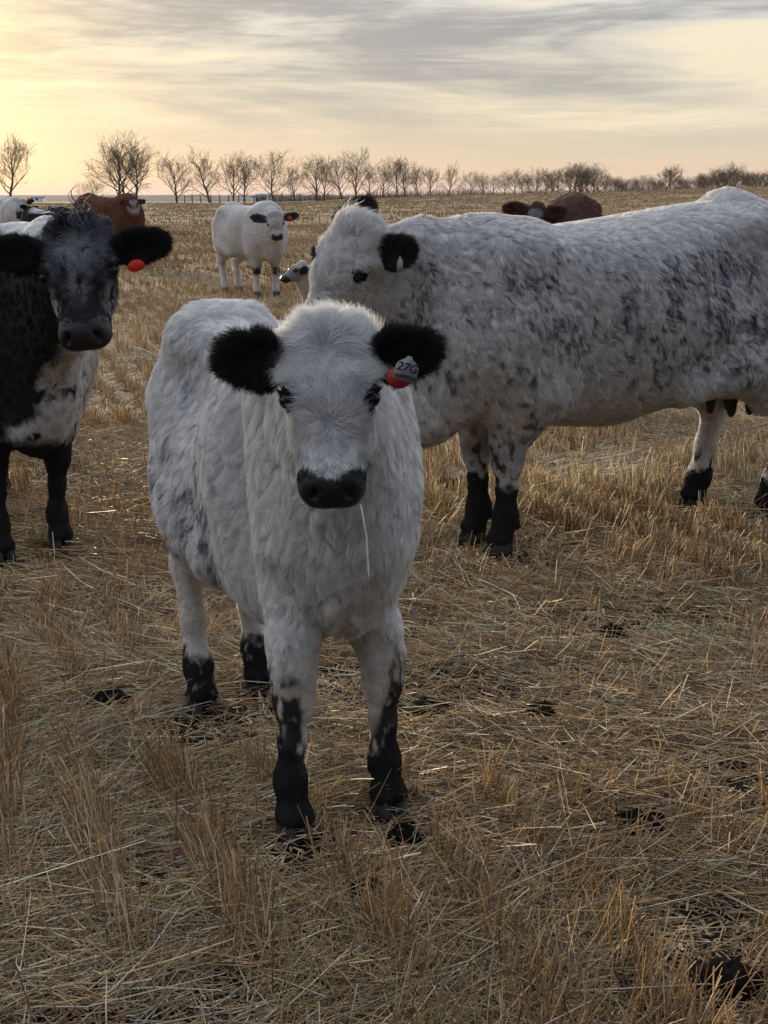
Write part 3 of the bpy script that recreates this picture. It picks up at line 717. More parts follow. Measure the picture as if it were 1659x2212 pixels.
    c((.455, -.032, -.052), (.455, .032, -.052), (.042, .046), (.042, .046), .04)
    for sg in (1, -1): e((.440, sg * .046, -.078), (.042, .034, .034), .025)
    mo = sp.get('mouth', 0.0)
    c((.30, 0, -.15 - mo * .3), (.435, 0, -.118 - mo), (.045, .04), (.046, .026), .03)
    if h < .016:
        for sg in (1, -1):
            e((.466, sg * .044, -.012), (.026, .011, .022), .006, 'sub', rot=np.array(((.85, -.53 * sg, 0), (.53 * sg, .85, 0), (0, 0, 1.))))
            e((.478, sg * .050, -.024), (.010, .010, .012), .008, 'sub')
            c((.475, sg * .060, -.088), (.40, sg * .085, -.090), (.006, .004), (.004, .004), .010, 'sub')
            c((ex - .036, sg * .110, -.008), (ex - .014, sg * .100, .004), (.012, .010), (.009, .008), .016)
            e((ex + .001, sg * .119, -.016), (.026, .014, .018), .010, 'sub')
        c((.50, -.05, -.092), (.50, .05, -.092), (.012, .004), (.012, .004), .010, 'sub')
    # legs
    legs = {}
    thick = sp.get('leg', 1.0)
    for kk, ft in feet.items():
        sg = 1 if kk[1] == 'L' else -1
        if kk[0] == 'F':
            sh = np.array((mx(.52), sg * .17 * bw, .95 * s)); el = np.array((mx(.46), sg * .175 * bw, .70 * s)); el[0] = .7 * el[0] + .3 * ft[0]
            kn = np.array((ft[0] * .85 + el[0] * .15 + .0 * s, ft[1] * .75 + el[1] * .25, .42 * s)); fl = np.array((ft[0] - .02 * s, ft[1], .135 * s))
            J = [(sh, .13 * wid, .17), (el, .095 * (wid + 1) / 2, .155), (el * .3 + kn * .7 + (0, 0, .04 * s), .068, .100), (kn + (0, 0, .05 * s), .060, .068), (kn - (0, 0, .03 * s), .054, .056), ((kn + fl) / 2 + (0, 0, .0), .035, .039), (fl + (0, 0, .02 * s), .044, .047), (ft + np.array((.0 * s, 0, .075 * s)), .047, .047)]
        else:
            hp = np.array((mx(-.70), sg * .16 * bw, 1.08 * s)); st = np.array((mx(-.62), sg * .20 * bw, .78 * s)); hk = np.array((ft[0] - .13 * s, ft[1] * .8 + st[1] * .2, .47 * s))
            fl = np.array((ft[0] - .03 * s, ft[1], .135 * s))
            J = [(hp, .15, .24), (st, .115, .20), ((st * .45 + hk * .55) + (.03 * s, 0, 0), .078, .115), (hk + (0, 0, .02 * s), .052, .074), ((hk + fl) / 2 + (.01 * s, 0, 0), .042, .048), (fl + (0, 0, .02 * s), .050, .052), (ft + np.array((.0 * s, 0, .075 * s)), .054, .054)]
        for (a, w1, d1), (b, w2, d2) in zip(J[:-1], J[1:]):
            big = max(w1, w2) > .09; tk = thick if not big else (1 + thick) / 2
            f.cone(a, b, (w1 * s * tk, d1 * s * tk), (w2 * s * tk, d2 * s * tk), (0, 1, 0), (.10 if big else .04) * s)
        for sg2 in (1, -1): f.ell(ft + np.array((-.065 * s, sg2 * .024 * s, .115 * s)), (.016 * s, .012 * s, .022 * s), k=.012 * s)   # dewclaws
        for sg2 in (1, -1): f.ell(ft + np.array((.012 * s, sg2 * .026 * s, .06 * s)), (.045 * s, .026 * s, .035 * s), k=.02 * s)
        if kk[0] == 'F': f.cone(J[3][0] + np.array((.018 * s, 0, .01 * s)), J[4][0] + np.array((.018 * s, 0, 0)), .047 * s * thick, .044 * s * thick, k=.03 * s)
        pl = np.array([j[0] for j in J])[::-1]; legs[kk] = pl
    # hollow of the flank and the seam behind the shoulder
    for sg in (1, -1):
        ho = sp.get('hollow', 1.0); f.ell((mx(-.42), sg * (.43 + .06 * (1 - ho)) * bw, 1.16 * s), (.15 * s, .13 * s, .12 * s), k=.16 * s, mode='sub')
        f.ell((mx(.27), sg * (.44 + .05 * (1 - ho)) * bw, .95 * s), (.06 * s, .12 * s, .26 * s), k=.14 * s, mode='sub')
    # flank fold and tail
    for sg in (1, -1): f.cone((mx(-.50), sg * .24 * bw, .72 * s), (mx(-.25), sg * .25 * bw, .64 * s), .06 * s, .04 * s, k=.14 * s)
    if sp.get('tail', True):
        f.cone((mx(-.96), 0, 1.33 * s + ztop(-.96)), (mx(-1.06), 0, 1.22 * s), .05 * s, .035 * s, k=.06 * s)
        f.cone((mx(-1.06), 0, 1.22 * s), (mx(-1.08), .02, .75 * s), .035 * s, .022 * s, k=.03 * s)
        f.cone((mx(-1.08), .02, .75 * s), (mx(-1.07), .03, .42 * s), .025 * s, .045 * s, k=.03 * s)
    for args in sp.get('extra', []): f.cone(*[W2L(a) if i < 2 else a for i, a in enumerate(args)], k=.05)
    if sp.get('udder'):
        ux = mx(-.74); f.ell((ux, 0, .70 * s), (.19 * s, .15 * s, .13 * s), k=.08 * s)
    V, Q = f.mesh(); N = normals(V, Q)
    ex = sp.get('eye_x', .205)
    eyes = [HF.w(ex, sg * (.112 * fw - sp.get('eye_out', .009)), -.014) for sg in (1, -1)]
    def info(P):
        q = HF.loc(P)
        wh = sstep(-.10, -.02, q[:, 0]) * sstep(-.235, -.19, q[:, 2]) * (q[:, 0] < .62) * sstep(.24, .18, np.abs(q[:, 1])) * sstep(.2, .15, q[:, 2])
        wl = np.zeros(len(P))
        for pl in legs.values():
            cx = np.interp(P[:, 2], pl[:, 2], pl[:, 0]); cy = np.interp(P[:, 2], pl[:, 2], pl[:, 1])
            d = np.hypot(P[:, 0] - cx, P[:, 1] - cy); wl = np.maximum(wl, sstep(.17 * s, .10 * s, d) * sstep(.66 * s, .56 * s, P[:, 2]))
        de = np.minimum(np.linalg.norm(P - eyes[0], axis=1), np.linalg.norm(P - eyes[1], axis=1)) / hs
        return dict(q=q, wh=wh, wl=wl, de=de, z=P[:, 2] / s, P=P, s=s)
    colf = sp['color']
    dark = sp.get('dark', A3(.014, .013, .014))
    muzc = sp.get('muz_col', A3(.026, .026, .029))
    def muzzle(I):
        q = I['q']; lim = .405 + .02 * np.cos(q[:, 1] * 40) - .025 * sstep(-.03, -.09, q[:, 2]) + (vnoise(I['P'], 60 / hs, 4) - .5) * .022
        return sstep(-.006, .006, q[:, 0] - lim) * (I['wh'] > .2) * (q[:, 2] > -.17)
    def color(P, Nn, skin=False):
        I = info(P); I['N'] = Nn; c_ = colf(I)
        er = sp.get('eye_ring', .046); c_ = mixc(c_, np.broadcast_to(dark, c_.shape), sstep(er, er * .7, I['de'] + (vnoise(P, 90, 2) - .5) * .012) * (I['wh'] > .3))
        m = muzzle(I); c_ = mixc(c_, np.broadcast_to(muzc, c_.shape), m)
        return c_
    I = info(V); cm = color(V, N); mz = muzzle(I)
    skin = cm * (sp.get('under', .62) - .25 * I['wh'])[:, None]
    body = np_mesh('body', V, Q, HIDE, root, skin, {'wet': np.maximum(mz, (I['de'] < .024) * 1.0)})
    # eyes
    for p in eyes:
        g = uv_sphere(.0245 * hs, 16, 10); np_mesh('eye', g[0] + p - 0 * HF.Z, g[1], EYE, root)
    for kk, ft in feet.items(): hoof_mesh(root, ft, D2L((*sp.get('toe', {}).get(kk, (hx, hy)), 0))[:2], s * sp.get('hoof', 1.0))
    # fur
    LB, LF = sp.get('len', .04), sp.get('face_len', .03)
    def comb(P, Nn):
        I = info(P); q = I['q']
        top = sstep(.45, .85, Nn[:, 2]); under = sstep(-.4, -.8, Nn[:, 2])
        d = np.zeros_like(P); d[:, 0] = -.55 - .5 * top - .4 * under; d[:, 2] = -.85 * (1 - under) - .0; d[:, 1] = np.sign(P[:, 1]) * .15 * top
        front = sstep(.5, .9, Nn[:, 0]); d = mixc(d, np.broadcast_to(A3(-.1, 0, -1), d.shape), front)
        d = mixc(d, np.broadcast_to(A3(0, 0, -1), d.shape), I['wl'])
        # face: whorls on the forehead and between the eyes
        w1 = np.stack([q[:, 0] - .055, q[:, 1]], 1); w2 = np.stack([q[:, 0] - .27, q[:, 1]], 1)
        t = sstep(.09, .15, q[:, 0]); a = unit(w1) * (1 - t)[:, None] + unit(w2) * t[:, None]
        side = sstep(.06, .10, np.abs(q[:, 1])) * sstep(.10, .22, q[:, 0])
        a = a * (1 - side)[:, None] + side[:, None] * np.stack([np.full(len(P), .8), np.zeros(len(P))], 1)
        hd = np.stack([a[:, 0], a[:, 1], -.45 * side], 1)
        hd = unit(hd + 1e-6) @ HF.M.T
        return mixc(unit(d), hd, I['wh'])
    def length(P, Nn):
        I = info(P); q = I['q']
        L = LB * (1 + .35 * sstep(0, -.8, Nn[:, 2])) * (1 - .25 * sstep(.6, 1, Nn[:, 2]))
        face = LF * (1.25 - .95 * sstep(.20, .42, q[:, 0])) * (1 + sp.get('topknot', .5) * sstep(.08, -.02, q[:, 0]))
        L = L * (1 - I['wh']) + face * I['wh']
        leg = sp.get('leg_len', .018) * (1 + .8 * sstep(.35, .55, I['z']))
        L = L * (1 - I['wl']) + leg * I['wl']
        L = np.where(muzzle(I) > .5, .006, L); L = np.where(I['de'] < .060, np.minimum(L, .004 + .25 * np.maximum(I['de'] - .02, 0)), L)
        return L
    def dens(P, Nn):
        I = info(P); q = I['q']
        pad = (q[:, 0] > .425) & (I['wh'] > .3)
        d = np.where(pad, 0.0, 1.0) * (1 + .9 * I['wh'] * (q[:, 0] < .42) + .3 * I['wl'])
        d = d * (1 - .85 * I['wh'] * np.exp(-np.minimum((q[:, 0] - .055) ** 2 + q[:, 1] ** 2, (q[:, 0] - .27) ** 2 + q[:, 1] ** 2) / .010 ** 2)) * np.where(I['de'] < .028, 0, 1) * np.where(P[:, 2] < .058 * s, 0, 1)
        if sp.get('cam_bias', True): # fewer hairs on the far side of the animal
            vd = unit(W2L((0, 0, 1.6)) - P); d = d * (.25 + .75 * sstep(-.6, .1, (vd * Nn).sum(1)))
        return d
    def lift(P, Nn):
        I = info(P); q = I['q']
        return sp.get('lift', .32) + .12 * I['wh'] * sstep(.10, .0, q[:, 0])
    if sp['hairs']:
        fur('coat', root, V, Q, N, sp['hairs'], dens, comb, length, color, sp['hw'], lift, sp.get('npts', 5), (lambda P: sp.get('clump', .55) * (1 - .8 * info(P)['wl']) * (1 - .35 * info(P)['wh'])), sp.get('guides', .03), sp.get('curl', .2), seed=sp.get('seed', 1), nfreq=sp.get('nfreq', (22, 70)), tonev=sp.get('tonev', .18), jit=sp.get('jit', .32), lock=sp.get('lock', 1.5))
    if h < .0118:
        def dl(P, Nn): I = info(P); return ((I['de'] > .018) & (I['de'] < .034) & (I['q'][:, 0] < ex + .004)) * 1.0
        def cl_(P, Nn): q = HF.loc(P); return HF.d(np.stack([-.5 + 0 * q[:, 0], np.sign(q[:, 1]) * .6, .5 + 0 * q[:, 0]], 1))
        fur('eyelashes', root, V, Q, N, 260, dl, cl_, lambda P, Nn: np.full(len(P), .026 * hs), lambda P, Nn: np.tile((.012, .011, .011), (len(P), 1)), sp['hw'] * 1.3, 1.1, 5, .5, .1, .1, seed=8)
    if sp.get('forelock'):
        n_f, lf_, wf, up = sp['forelock']
        def dn(P, Nn): q = HF.loc(P); return ((np.abs(q[:, 1]) < .055) & (np.abs(q[:, 0] - .0) < .045) & (q[:, 2] > -.10)) * 1.0
        def cb(P, Nn): q = HF.loc(P); return HF.d(np.stack([-.6 + 0 * q[:, 0], q[:, 1] * 9, .2 + 0 * q[:, 0]], 1)) + vvec(P, 40, 5) * .9
        fur('forelock', root, V, Q, N, n_f, dn, cb, lambda P, Nn: np.full(len(P), lf_) * (.4 + 1.0 * vnoise(P, 60, 9)), color, wf, up, 7, .75, .06, .45, seed=77)
    # ears
    ears = {}
    for sg, key in ((1, 'L'), (-1, 'R')):
        es = sp['ears'][key]; dirn = unit(D2L(es['dir'])); fr = D2L(es.get('open', sp['face']))
        EF = Frame(HF.w(sp.get('ear_x', .10), sg * .098 * fw, -.055), dirn, fr, es.get('len', .19) / .19)
        k_ = max(.005, h * .5) if h < .016 else h * .6
        cors = np.array([EF.w(a, b, d_) for a in (-.04, .22) for b in (-.09, .09) for d_ in (-.07, .07)])
        g = Field(cors.min(0), cors.max(0), k_)
        ww = es.get('w', 1.0)
        g.cone(EF.w(-.02, 0, 0), EF.w(.06, 0, 0), (.022 * EF.hs, .022 * EF.hs), (.038 * EF.hs * ww, .022 * EF.hs), EF.Y, .02)
        g.ell(EF.w(.108, 0, 0), np.array((.082, .056 * ww, .020)) * EF.hs, EF.M, .03)
        g.ell(EF.w(.115, 0, .022), np.array((.068, .040 * ww, .020)) * EF.hs, EF.M, .012, 'sub')
        v, qd = g.mesh(); nn = normals(v, qd)
        ec = sp.get('ear_col', A3(.010, .009, .009)); ein = sp.get('ear_in', ec)
        def ecol(P, Nn, skin=False):
            q_ = EF.loc(P); base = np.broadcast_to(ec, P.shape) * (.8 + .5 * vnoise(P, 40, 3))[:, None]
            c2 = mixc(base, np.broadcast_to(sp.get('ear_root', A3(.7, .68, .65)), P.shape), sstep(.035, .0, q_[:, 0] + (vnoise(P, 50, 3) - .5) * .03))
            return mixc(c2, np.broadcast_to(ein, P.shape), sstep(.01, .03, q_[:, 2] + .0) * 0 + (Nn @ EF.Z > .3) * (q_[:, 0] > .04) * .8 * (0 if ein is ec else 1))
        ear = np_mesh('ear', v, qd, HIDE, root, ecol(v, nn) * .8, {'wet': np.zeros(len(v))})
        if sp['hairs']:
            def ecomb(P, Nn): q_ = EF.loc(P); return EF.d(np.stack([.35 + 6 * (q_[:, 0] - .05), q_[:, 1] * 14, -.4 + 0 * q_[:, 0]], 1))
            fur('ear_fur', ear, v, qd, nn, sp.get('ear_hairs', 9000), lambda P, Nn: np.ones(len(P)), ecomb,
                lambda P, Nn: np.full(len(P), sp.get('ear_len', .026)) * (.7 + .7 * vnoise(P, 60, 2)) * (.7 + .5 * sstep(.02, .09, EF.loc(P)[:, 0])), ecol, sp['hw'] * .9, .75, 4 if h > .012 else 5, .35, .06, .15, seed=5 + sg)
        ears[key] = (ear, EF)
    return dict(root=root, HF=HF, ears=ears, W2L=W2L, D2L=D2L, s=s, mx=mx, body=body, mesh=(V, Q, N))

def uv_sphere(r, nu, nv):
    V, F = [], []
    for i in range(nv + 1):
        th = math.pi * (i + .02) / (nv + .04)
        for j in range(nu):
            ph = 2 * math.pi * j / nu; V.append((r * math.sin(th) * math.cos(ph), r * math.sin(th) * math.sin(ph), r * math.cos(th)))
    for i in range(nv):
        for j in range(nu):
            F.append((i * nu + j, (i + 1) * nu + j, (i + 1) * nu + (j + 1) % nu, i * nu + (j + 1) % nu))
    return np.array(V), F

WHITE = A3(.83, .815, .785); BLACK = A3(.013, .0125, .014); ROAN = A3(.10, .105, .13)
def base(I, c): return np.broadcast_to(c, I['P'].shape).copy()

def roan(I, c, p, dark, f=150, seed=3):
    """single dark hairs and little locks among the white ones"""
    v = .6 * vnoise(I['P'] * (1, 1, .55), f, seed) + .4 * vnoise(I['P'], f * 2.6, seed + 5)
    return mixc(c, np.broadcast_to(dark, c.shape), sstep(.04, -.04, v - .12 - .72 * p) * (p > .02))

# ---- the white calf in front
def col_calf(I):
    P, z, q = I['P'], I['z'], I['q']; c = base(I, WHITE)
    n1 = fnoise(P * (1, 1, .6), 14, 1); n2 = fnoise(P, 34, 2)
    right = sstep(.02, -.10, P[:, 1]); low = sstep(1.30, .95, z) * sstep(.45, .7, z)
    fl = right * low * sstep(.25, -.10, P[:, 0]); fl2 = sstep(1.45, 1.2, z)
    c = roan(I, c, np.clip(.05 + sstep(.42, .70, n1) * (.16 + .44 * fl) + sstep(.55, .7, n2) * fl * .2, 0, .55) * (1 - I['wh']) * fl2 + .06 * I['wh'], A3(.17, .17, .195), 130)
    c = mixc(c, base(I, A3(.38, .37, .38)), .65 * np.exp(-((I['de'] - .03) / .045) ** 2) * I['wh'])
    # grey smudges on the cheeks
    low_warm = sstep(.62, .48, z + (fnoise(P, 5, 21) - .5) * .4) * (1 - I['wh']) * sstep(.3, .6, fnoise(P, 8, 15)); c = mixc(c, base(I, A3(.64, .55, .43)), low_warm * .55)  # coat turns warm beige in patches towards the belly and legs
    for sg in (1, -1):
        d = np.sqrt(((q[:, 0] - .345) / .04) ** 2 + ((q[:, 1] - sg * .085) / .03) ** 2); c = mixc(c, base(I, A3(.16, .16, .18)), sstep(1.1, .3, d) * .6 * I['wh'])
    # legs: front mottled to above the knee, black below; hind black only round the fetlock
    m = fnoise(P * (1, 1, .45), 60, 6); fr = P[:, 0] > .05; outer = np.sign(P[:, 1]); xin = -np.sign(P[:, 1])
    zz = z + (fnoise(P, 30, 8) - .5) * .10
    yoff = np.where(P[:, 1] > 0, .125, -.127); inner = sstep(-.005, .03, (P[:, 1] - yoff) * -np.sign(P[:, 1]))
    solid = sstep(.30, .26, zz - .0 + inner * .12 * sstep(.13, .2, z)); mott = sstep(.56, .46, zz + inner * .25) * sstep(.50, .60, m + .16 * sstep(.5, .35, z))
    hind = sstep(.225, .19, zz) * (1 - .7 * sstep(.60, .72, m))
    leg = np.where(fr, np.maximum(solid, mott * .95), hind)
    return mixc(c, base(I, BLACK), leg * (z < .62))
CALF = make_cow(dict(name='calf', cat='calf', label='shaggy white young cow facing the viewer with a straw stalk in its mouth',
    loc=(-.295, 3.58, 0), head_dir=(.40, -.915), H=1.20, fw=1.14, hoof=.98, hollow=.35, xf=.42, feet=dict(FL=(.008, 3.215), FR=(-.215, 3.085), HL=(-.385, 4.08), HR=(-.54, 3.92)),
    poll=PT(709, 736, 2.82), muz=PT(716, 1114, 2.70), face=(0.0, -1, .10), grid=.009, wid=.59, over=.80, over_f=.50, leg=.86, brisket=.70, eye_x=.196, ear_x=.075, zbot=lambda x: float(np.interp(x, [.3, .7], [0, .05])),
    ears=dict(L=dict(dir=(1, .0, .16), len=.143, w=1.16, open=(.15, -1, -.35)), R=dict(dir=(-1, .0, .04), len=.150, w=1.16, open=(-.1, -1, -.3))),
    ztop=lambda x: float(np.interp(x, [-1, -.7, -.3, .5, 1], [-.045, -.052, -.045, -.05, -.07])), neck=.95, tail=False,
    color=col_calf, len=.038, face_len=.036, leg_len=.012, hairs=320000, hw=.00082, ear_len=.026, ear_hairs=15000, topknot=.25, clump=.66, guides=.028, tonev=.15, curl=.15, seed=3, lift=.32, forelock=None))

# ---- speckled cow on the right
def col_speckled(I):
    P, z, q = I['P'], I['z'], I['q']; x = P[:, 0] / I['s']; c = base(I, A3(.74, .72, .685)); Ps = P * (1, 1, .75)
    zone = sstep(.62, .85, z) * sstep(1.37, 1.15, z) * (.35 + .65 * sstep(-.95, -.2, x) * sstep(.75, .3, x)) + .5 * sstep(.3, .6, x) * sstep(.8, 1., z)
    zone = np.clip(zone, 0, 1) * (1 - I['wh'])
    n = fnoise(Ps, 9, 3); n2 = fnoise(Ps, 22, 5)
    c = roan(I, c, np.clip(.06 + zone * (.16 + .30 * sstep(.38, .68, n) + .20 * sstep(.5, .66, n2)), 0, .56), A3(.135, .132, .145), 120)
    band = sstep(.55, .75, z) * sstep(1.12, .92, z) * sstep(-.75, -.5, x) * sstep(.35, .1, x) + sstep(.42, .55, z) * sstep(.95, .8, z) * sstep(.35, .5, x) * .9
    v = np.maximum(vnoise(Ps, 46, 6), vnoise(Ps, 31, 9) - .05); c = mixc(c, base(I, A3(.05, .043, .04)), sstep(.69, .64, z) * sstep(-.55, -.62, x) * sstep(-1.0, -.9, x) * sstep(.20, .14, np.abs(P[:, 1])) * .9 * (I['wl'] < .02))
    c = mixc(c, base(I, A3(.04, .04, .05)), np.clip(band, 0, 1) * sstep(.72, .80, v) * .9)
    zz = z + (fnoise(P, 28, 8) - .5) * .10; front = x > .1
    solid = np.where(front, sstep(.33, .27, zz), sstep(.20, .15, zz)); mott = np.where(front, sstep(.60, .42, zz), sstep(.30, .22, zz)) * sstep(.55, .63, fnoise(P * (1, 1, .6), 40, 12))
    c = mixc(c, base(I, BLACK), np.maximum(solid, mott) * (z < .62) * (I['wl'] > 0))
    kn = np.exp(-((z - .42) / .05) ** 2) * (front & (I['wl'] > .2)); return mixc(c, base(I, A3(.16, .14, .13)), kn * .5)
SPK = make_cow(dict(label='big white cow with grey speckled side standing in profile behind the calf', loc=(1.035, 6.25, 0), head_dir=(-1.19, -.74), H=1.42,
    feet=dict(FL=(.50, 5.80), FR=(.40, 6.02), HL=(1.84, 6.55), HR=(1.52, 6.72)), poll=PT(766, 500, 5.50), muz=PT(645, 752, 5.46), face=(-.53, -.76, .29), neck=1.05, fw=1.12, grid=.0115, wid=1.0, over=1.0,
    ztop=lambda x: float(np.interp(x, [-1, -.7, -.3, 0, .3, .5, .7, .9], [.0, .035, .04, .015, -.03, -.085, -.10, -.07])), brisket=.52, zbot=lambda x: float(np.interp(x, [-.9, -.6, -.3, 0, .3, .6], [.11, .11, .05, .025, .045, .07])), leg=.98, brx=(.72, .92), udder=True, eye_out=.017, forelock=(160, .075, .0030, .7),
    ears=dict(L=dict(dir=(.92, -.28, .24), len=.165, w=1.12, open=(-.35, -.9, -.1)), R=dict(dir=(.72, .2, .74), len=.21, w=1.15, open=(-.5, -.75, .35))),
    color=col_speckled, len=.036, face_len=.034, leg_len=.014, hairs=340000, hw=.0013, npts=4, ear_hairs=9000, topknot=.2, clump=.6, guides=.03, curl=.22, lift=.40, eye_ring=.025, eye_x=.172, ear_x=.072, seed=11, ear_col=A3(.018, .013, .011), nfreq=(16, 45)))
s_ = SPK['s']
TE = []
ud = SPK['mx'](-.74)
def teats(cow):
    for dx, dy in ((.07, .07), (.075, -.06), (-.05, .07), (-.045, -.06)):
        V, F = [], []; x0, y0 = ud + dx * s_ + .0, dy * s_
        rows = [(.03, .034), (-.03, .029), (-.07, .024), (-.10, .019), (-.112, .008)]
        for dz, r_ in rows:
            for k in range(10): a = k * math.pi / 5; V.append((x0 + r_ * math.cos(a) - dz * .05, y0 + r_ * math.sin(a), .60 * s_ + dz * s_ * 1.2))
        for i in range(4):
            for k in range(10): F.append((i * 10 + k, i * 10 + (k + 1) % 10, i * 10 + 10 + (k + 1) % 10, i * 10 + 10 + k))
        np_mesh('teat', V, [f[::-1] for f in F], TEAT, cow['root'])
teats(SPK)

# ---- black and white cow on the left
def col_black(I):
    P, z, q = I['P'], I['z'], I['q']; x = P[:, 0] / I['s']; c = base(I, BLACK); G = A3(.42, .42, .45)
    st = fnoise(np.stack([q[:, 0] * .25, q[:, 1], q[:, 2]], 1), 75, 3)
    blaze = np.exp(-(q[:, 1] / (.052 + .03 * np.sin(q[:, 0] * 14))) ** 2) * sstep(.02, .09, q[:, 0]) * sstep(.37, .28, q[:, 0])
    c = mixc(c, base(I, G), blaze * sstep(.30, .55, st) * .9 * I['wh'])
    c = mixc(c, base(I, A3(.22, .22, .24)), sstep(.45, .65, st) * .55 * I['wh'] * (q[:, 0] < .3))
    ck = np.exp(-((q[:, 0] - .30) / .065) ** 2) * sstep(.06, .10, np.abs(q[:, 1])) * sstep(.03, -.05, q[:, 2])
    c = mixc(c, base(I, A3(.55, .53, .50)), ck * sstep(.35, .55, st) * I['wh'])
    cn = fnoise(P, 6, 9); cn2 = fnoise(P, 16, 4)
    chest = sstep(.95, .84, z + (cn - .5) * .5 + .30 * sstep(.02, -.16, P[:, 1])) * sstep(.15, .35, x) * sstep(.50, .56, z) * (1 - I['wh'])
    c = mixc(c, base(I, A3(.66, .64, .61)), chest * sstep(.74, .64, cn2))
    back = sstep(1.30, 1.36, z + (cn - .5) * .1) * (1 - I['wh']); c = mixc(c, base(I, WHITE), back)
    zz = z; inner = (np.abs(P[:, 1]) < .10) * (I['wl'] > .3); c = mixc(c, base(I, A3(.5, .49, .47)), inner * sstep(.55, .62, fnoise(P * (1, 1, .4), 30, 5)) * sstep(.2, .3, z) * .8)
    return c
BLK = make_cow(dict(label='black and white cow facing the viewer at the left edge with a red ear tag', loc=(-1.85, 6.30, 0), head_dir=(.56, -.83), H=1.42,
    feet=dict(FL=(-1.40, 5.88), FR=(-1.60, 5.68), HL=(-1.95, 6.95), HR=(-2.25, 6.75)), poll=PT(163, 497, 5.10), muz=PT(180, 755, 4.88), face=(.06, -1, .10), grid=.0115, wid=.95, over_f=.8, neck=1.05, fw=1.22, ztop=lambda x: -.16,
    ears=dict(L=dict(dir=(1, .05, .16), len=.205, w=.92, open=(.1, -1, -.35)), R=dict(dir=(-1, .0, .10), len=.205, w=.92, open=(-.1, -1, -.3))), brisket=.50, leg=.85,
    color=col_black, len=.020, face_len=.026, leg_len=.012, hairs=150000, hw=.0016, npts=4, ear_hairs=12000, ear_len=.03, ear_root=A3(.02, .02, .02), topknot=.3, clump=.75, guides=.02, seed=21,
    forelock=(70, .085, .0040, 1.2), nfreq=(16, 45)))

# ---- cattle farther off
def feet_of(loc, hd, f, b, half, stag=.04):
    h = unit(np.array(hd, float)); l = np.array((-h[1], h[0])); o = np.array(loc[:2])
    return dict(FL=tuple(o + h * (f + stag) + l * half), FR=tuple(o + h * (f - stag) - l * half), HL=tuple(o + h * (-b - stag) + l * half), HR=tuple(o + h * (-b + stag) - l * half))
def col_plain_white(I):
    c = base(I, A3(.72, .70, .665)); z = I['z']; kn = np.exp(-((z - .40) / .06) ** 2) * (I['wl'] > .2) * (I['P'][:, 0] > 0)
    return mixc(c, base(I, BLACK), np.clip(kn * 1.4 * sstep(.3, .55, fnoise(I['P'], 25, 3)) + sstep(.12, .06, z), 0, 1))
def far_cow(name, cat, label, u, y, hd, H, poll_uv, muz_uv, hy, face, colf, grid=.022, hairs=0, ears=None, **kw):
    p0 = PT(u, 430, y); loc = (p0.x, y, float(ground_z(p0.x, y)))
    sc = H / 1.4; d = dict(name=name, cat=cat, label=label, loc=loc, head_dir=hd, H=H, feet=feet_of(loc, hd, .60 * sc, .62 * sc, .14 * sc), poll=PT(*poll_uv, hy), muz=PT(*muz_uv, hy - .12), face=face, grid=grid, color=colf,
        len=.035, face_len=.02, leg_len=.015, hairs=hairs, hw=.0016 * y / 6, npts=3, ear_hairs=900, ears=ears or dict(L=dict(dir=(1, 0, .1)), R=dict(dir=(-1, 0, .1))), clump=.2, guides=.08, nfreq=(7, 16), curl=.05, tonev=.04, lift=.22, jit=.15)
    d.update(kw); return make_cow(d)
MID = far_cow('cow', 'cow', 'white cow with black ears and knees standing in the field with its mouth open', 535, 22.2, (.52, -.85), 1.40, (593, 463), (600, 521), 21.0, (.08, -1, .1), col_plain_white, grid=.014, hairs=45000, mouth=.025, fw=1.3,
    ears=dict(L=dict(dir=(1, 0, .22), len=.25, w=.72), R=dict(dir=(-1, 0, .16), len=.26, w=.72)), ear_col=A3(.05, .045, .045), wid=.98, eye_ring=.020, ztop=lambda x: float(np.interp(x, [-1, -.5, 0, .6], [-.06, -.03, .0, -.02])), zbot=lambda x: .07)
def col_small(I):
    return mixc(base(I, A3(.66, .62, .56)), base(I, A3(.22, .19, .17)), I['wh'] * sstep(.05, .3, I['q'][:, 0]) * .5)
SML = far_cow('calf', 'calf', 'small white calf in profile with black ears, half hidden by the speckled cow head', 800, 13.5, (-1, -.12), .86, (650, 572), (604, 606), 13.35, (-.5, -.35, .68), col_small, grid=.012, hairs=30000, hw=.003, muz_col=A3(.02, .02, .02),
    ears=dict(L=dict(dir=(.55, -.75, -.25), len=.105), R=dict(dir=(.5, .6, .5), len=.11)), wid=.8, eye_ring=.05, tail=False)
RED = A3(.155, .055, .024)
def col_red(I):
    c = base(I, RED) * (.8 + .4 * fnoise(I['P'], 5, 2))[:, None]; q = I['q']; wf = I['wh'] * sstep(.02, .07, q[:, 0]) * (fnoise(I['P'], 11, 5) < .70)
    c = mixc(c, base(I, A3(.52, .46, .42)), wf); return mixc(c, base(I, A3(.5, .46, .42)), sstep(.62, .52, I['z'] + (fnoise(I['P'], 6, 7) - .5) * .2) * (I['P'][:, 0] > 0) * .9)
far_cow('cow', 'cow', 'red brown cow with a white face standing under the three tall trees', 231, 34.0, (.80, -.60), 1.56, (286, 430), (293, 469), 33.1, (.15, -1, .15), col_red, hairs=16000, ears=dict(L=dict(dir=(1, .2, .05), len=.2), R=dict(dir=(-1, 0, .05), len=.24)), ear_col=A3(.12, .04, .02), ear_root=A3(.15, .06, .03), muz_col=A3(.30, .18, .16), eye_ring=.07, dark=A3(.10, .04, .02), wid=1.05)
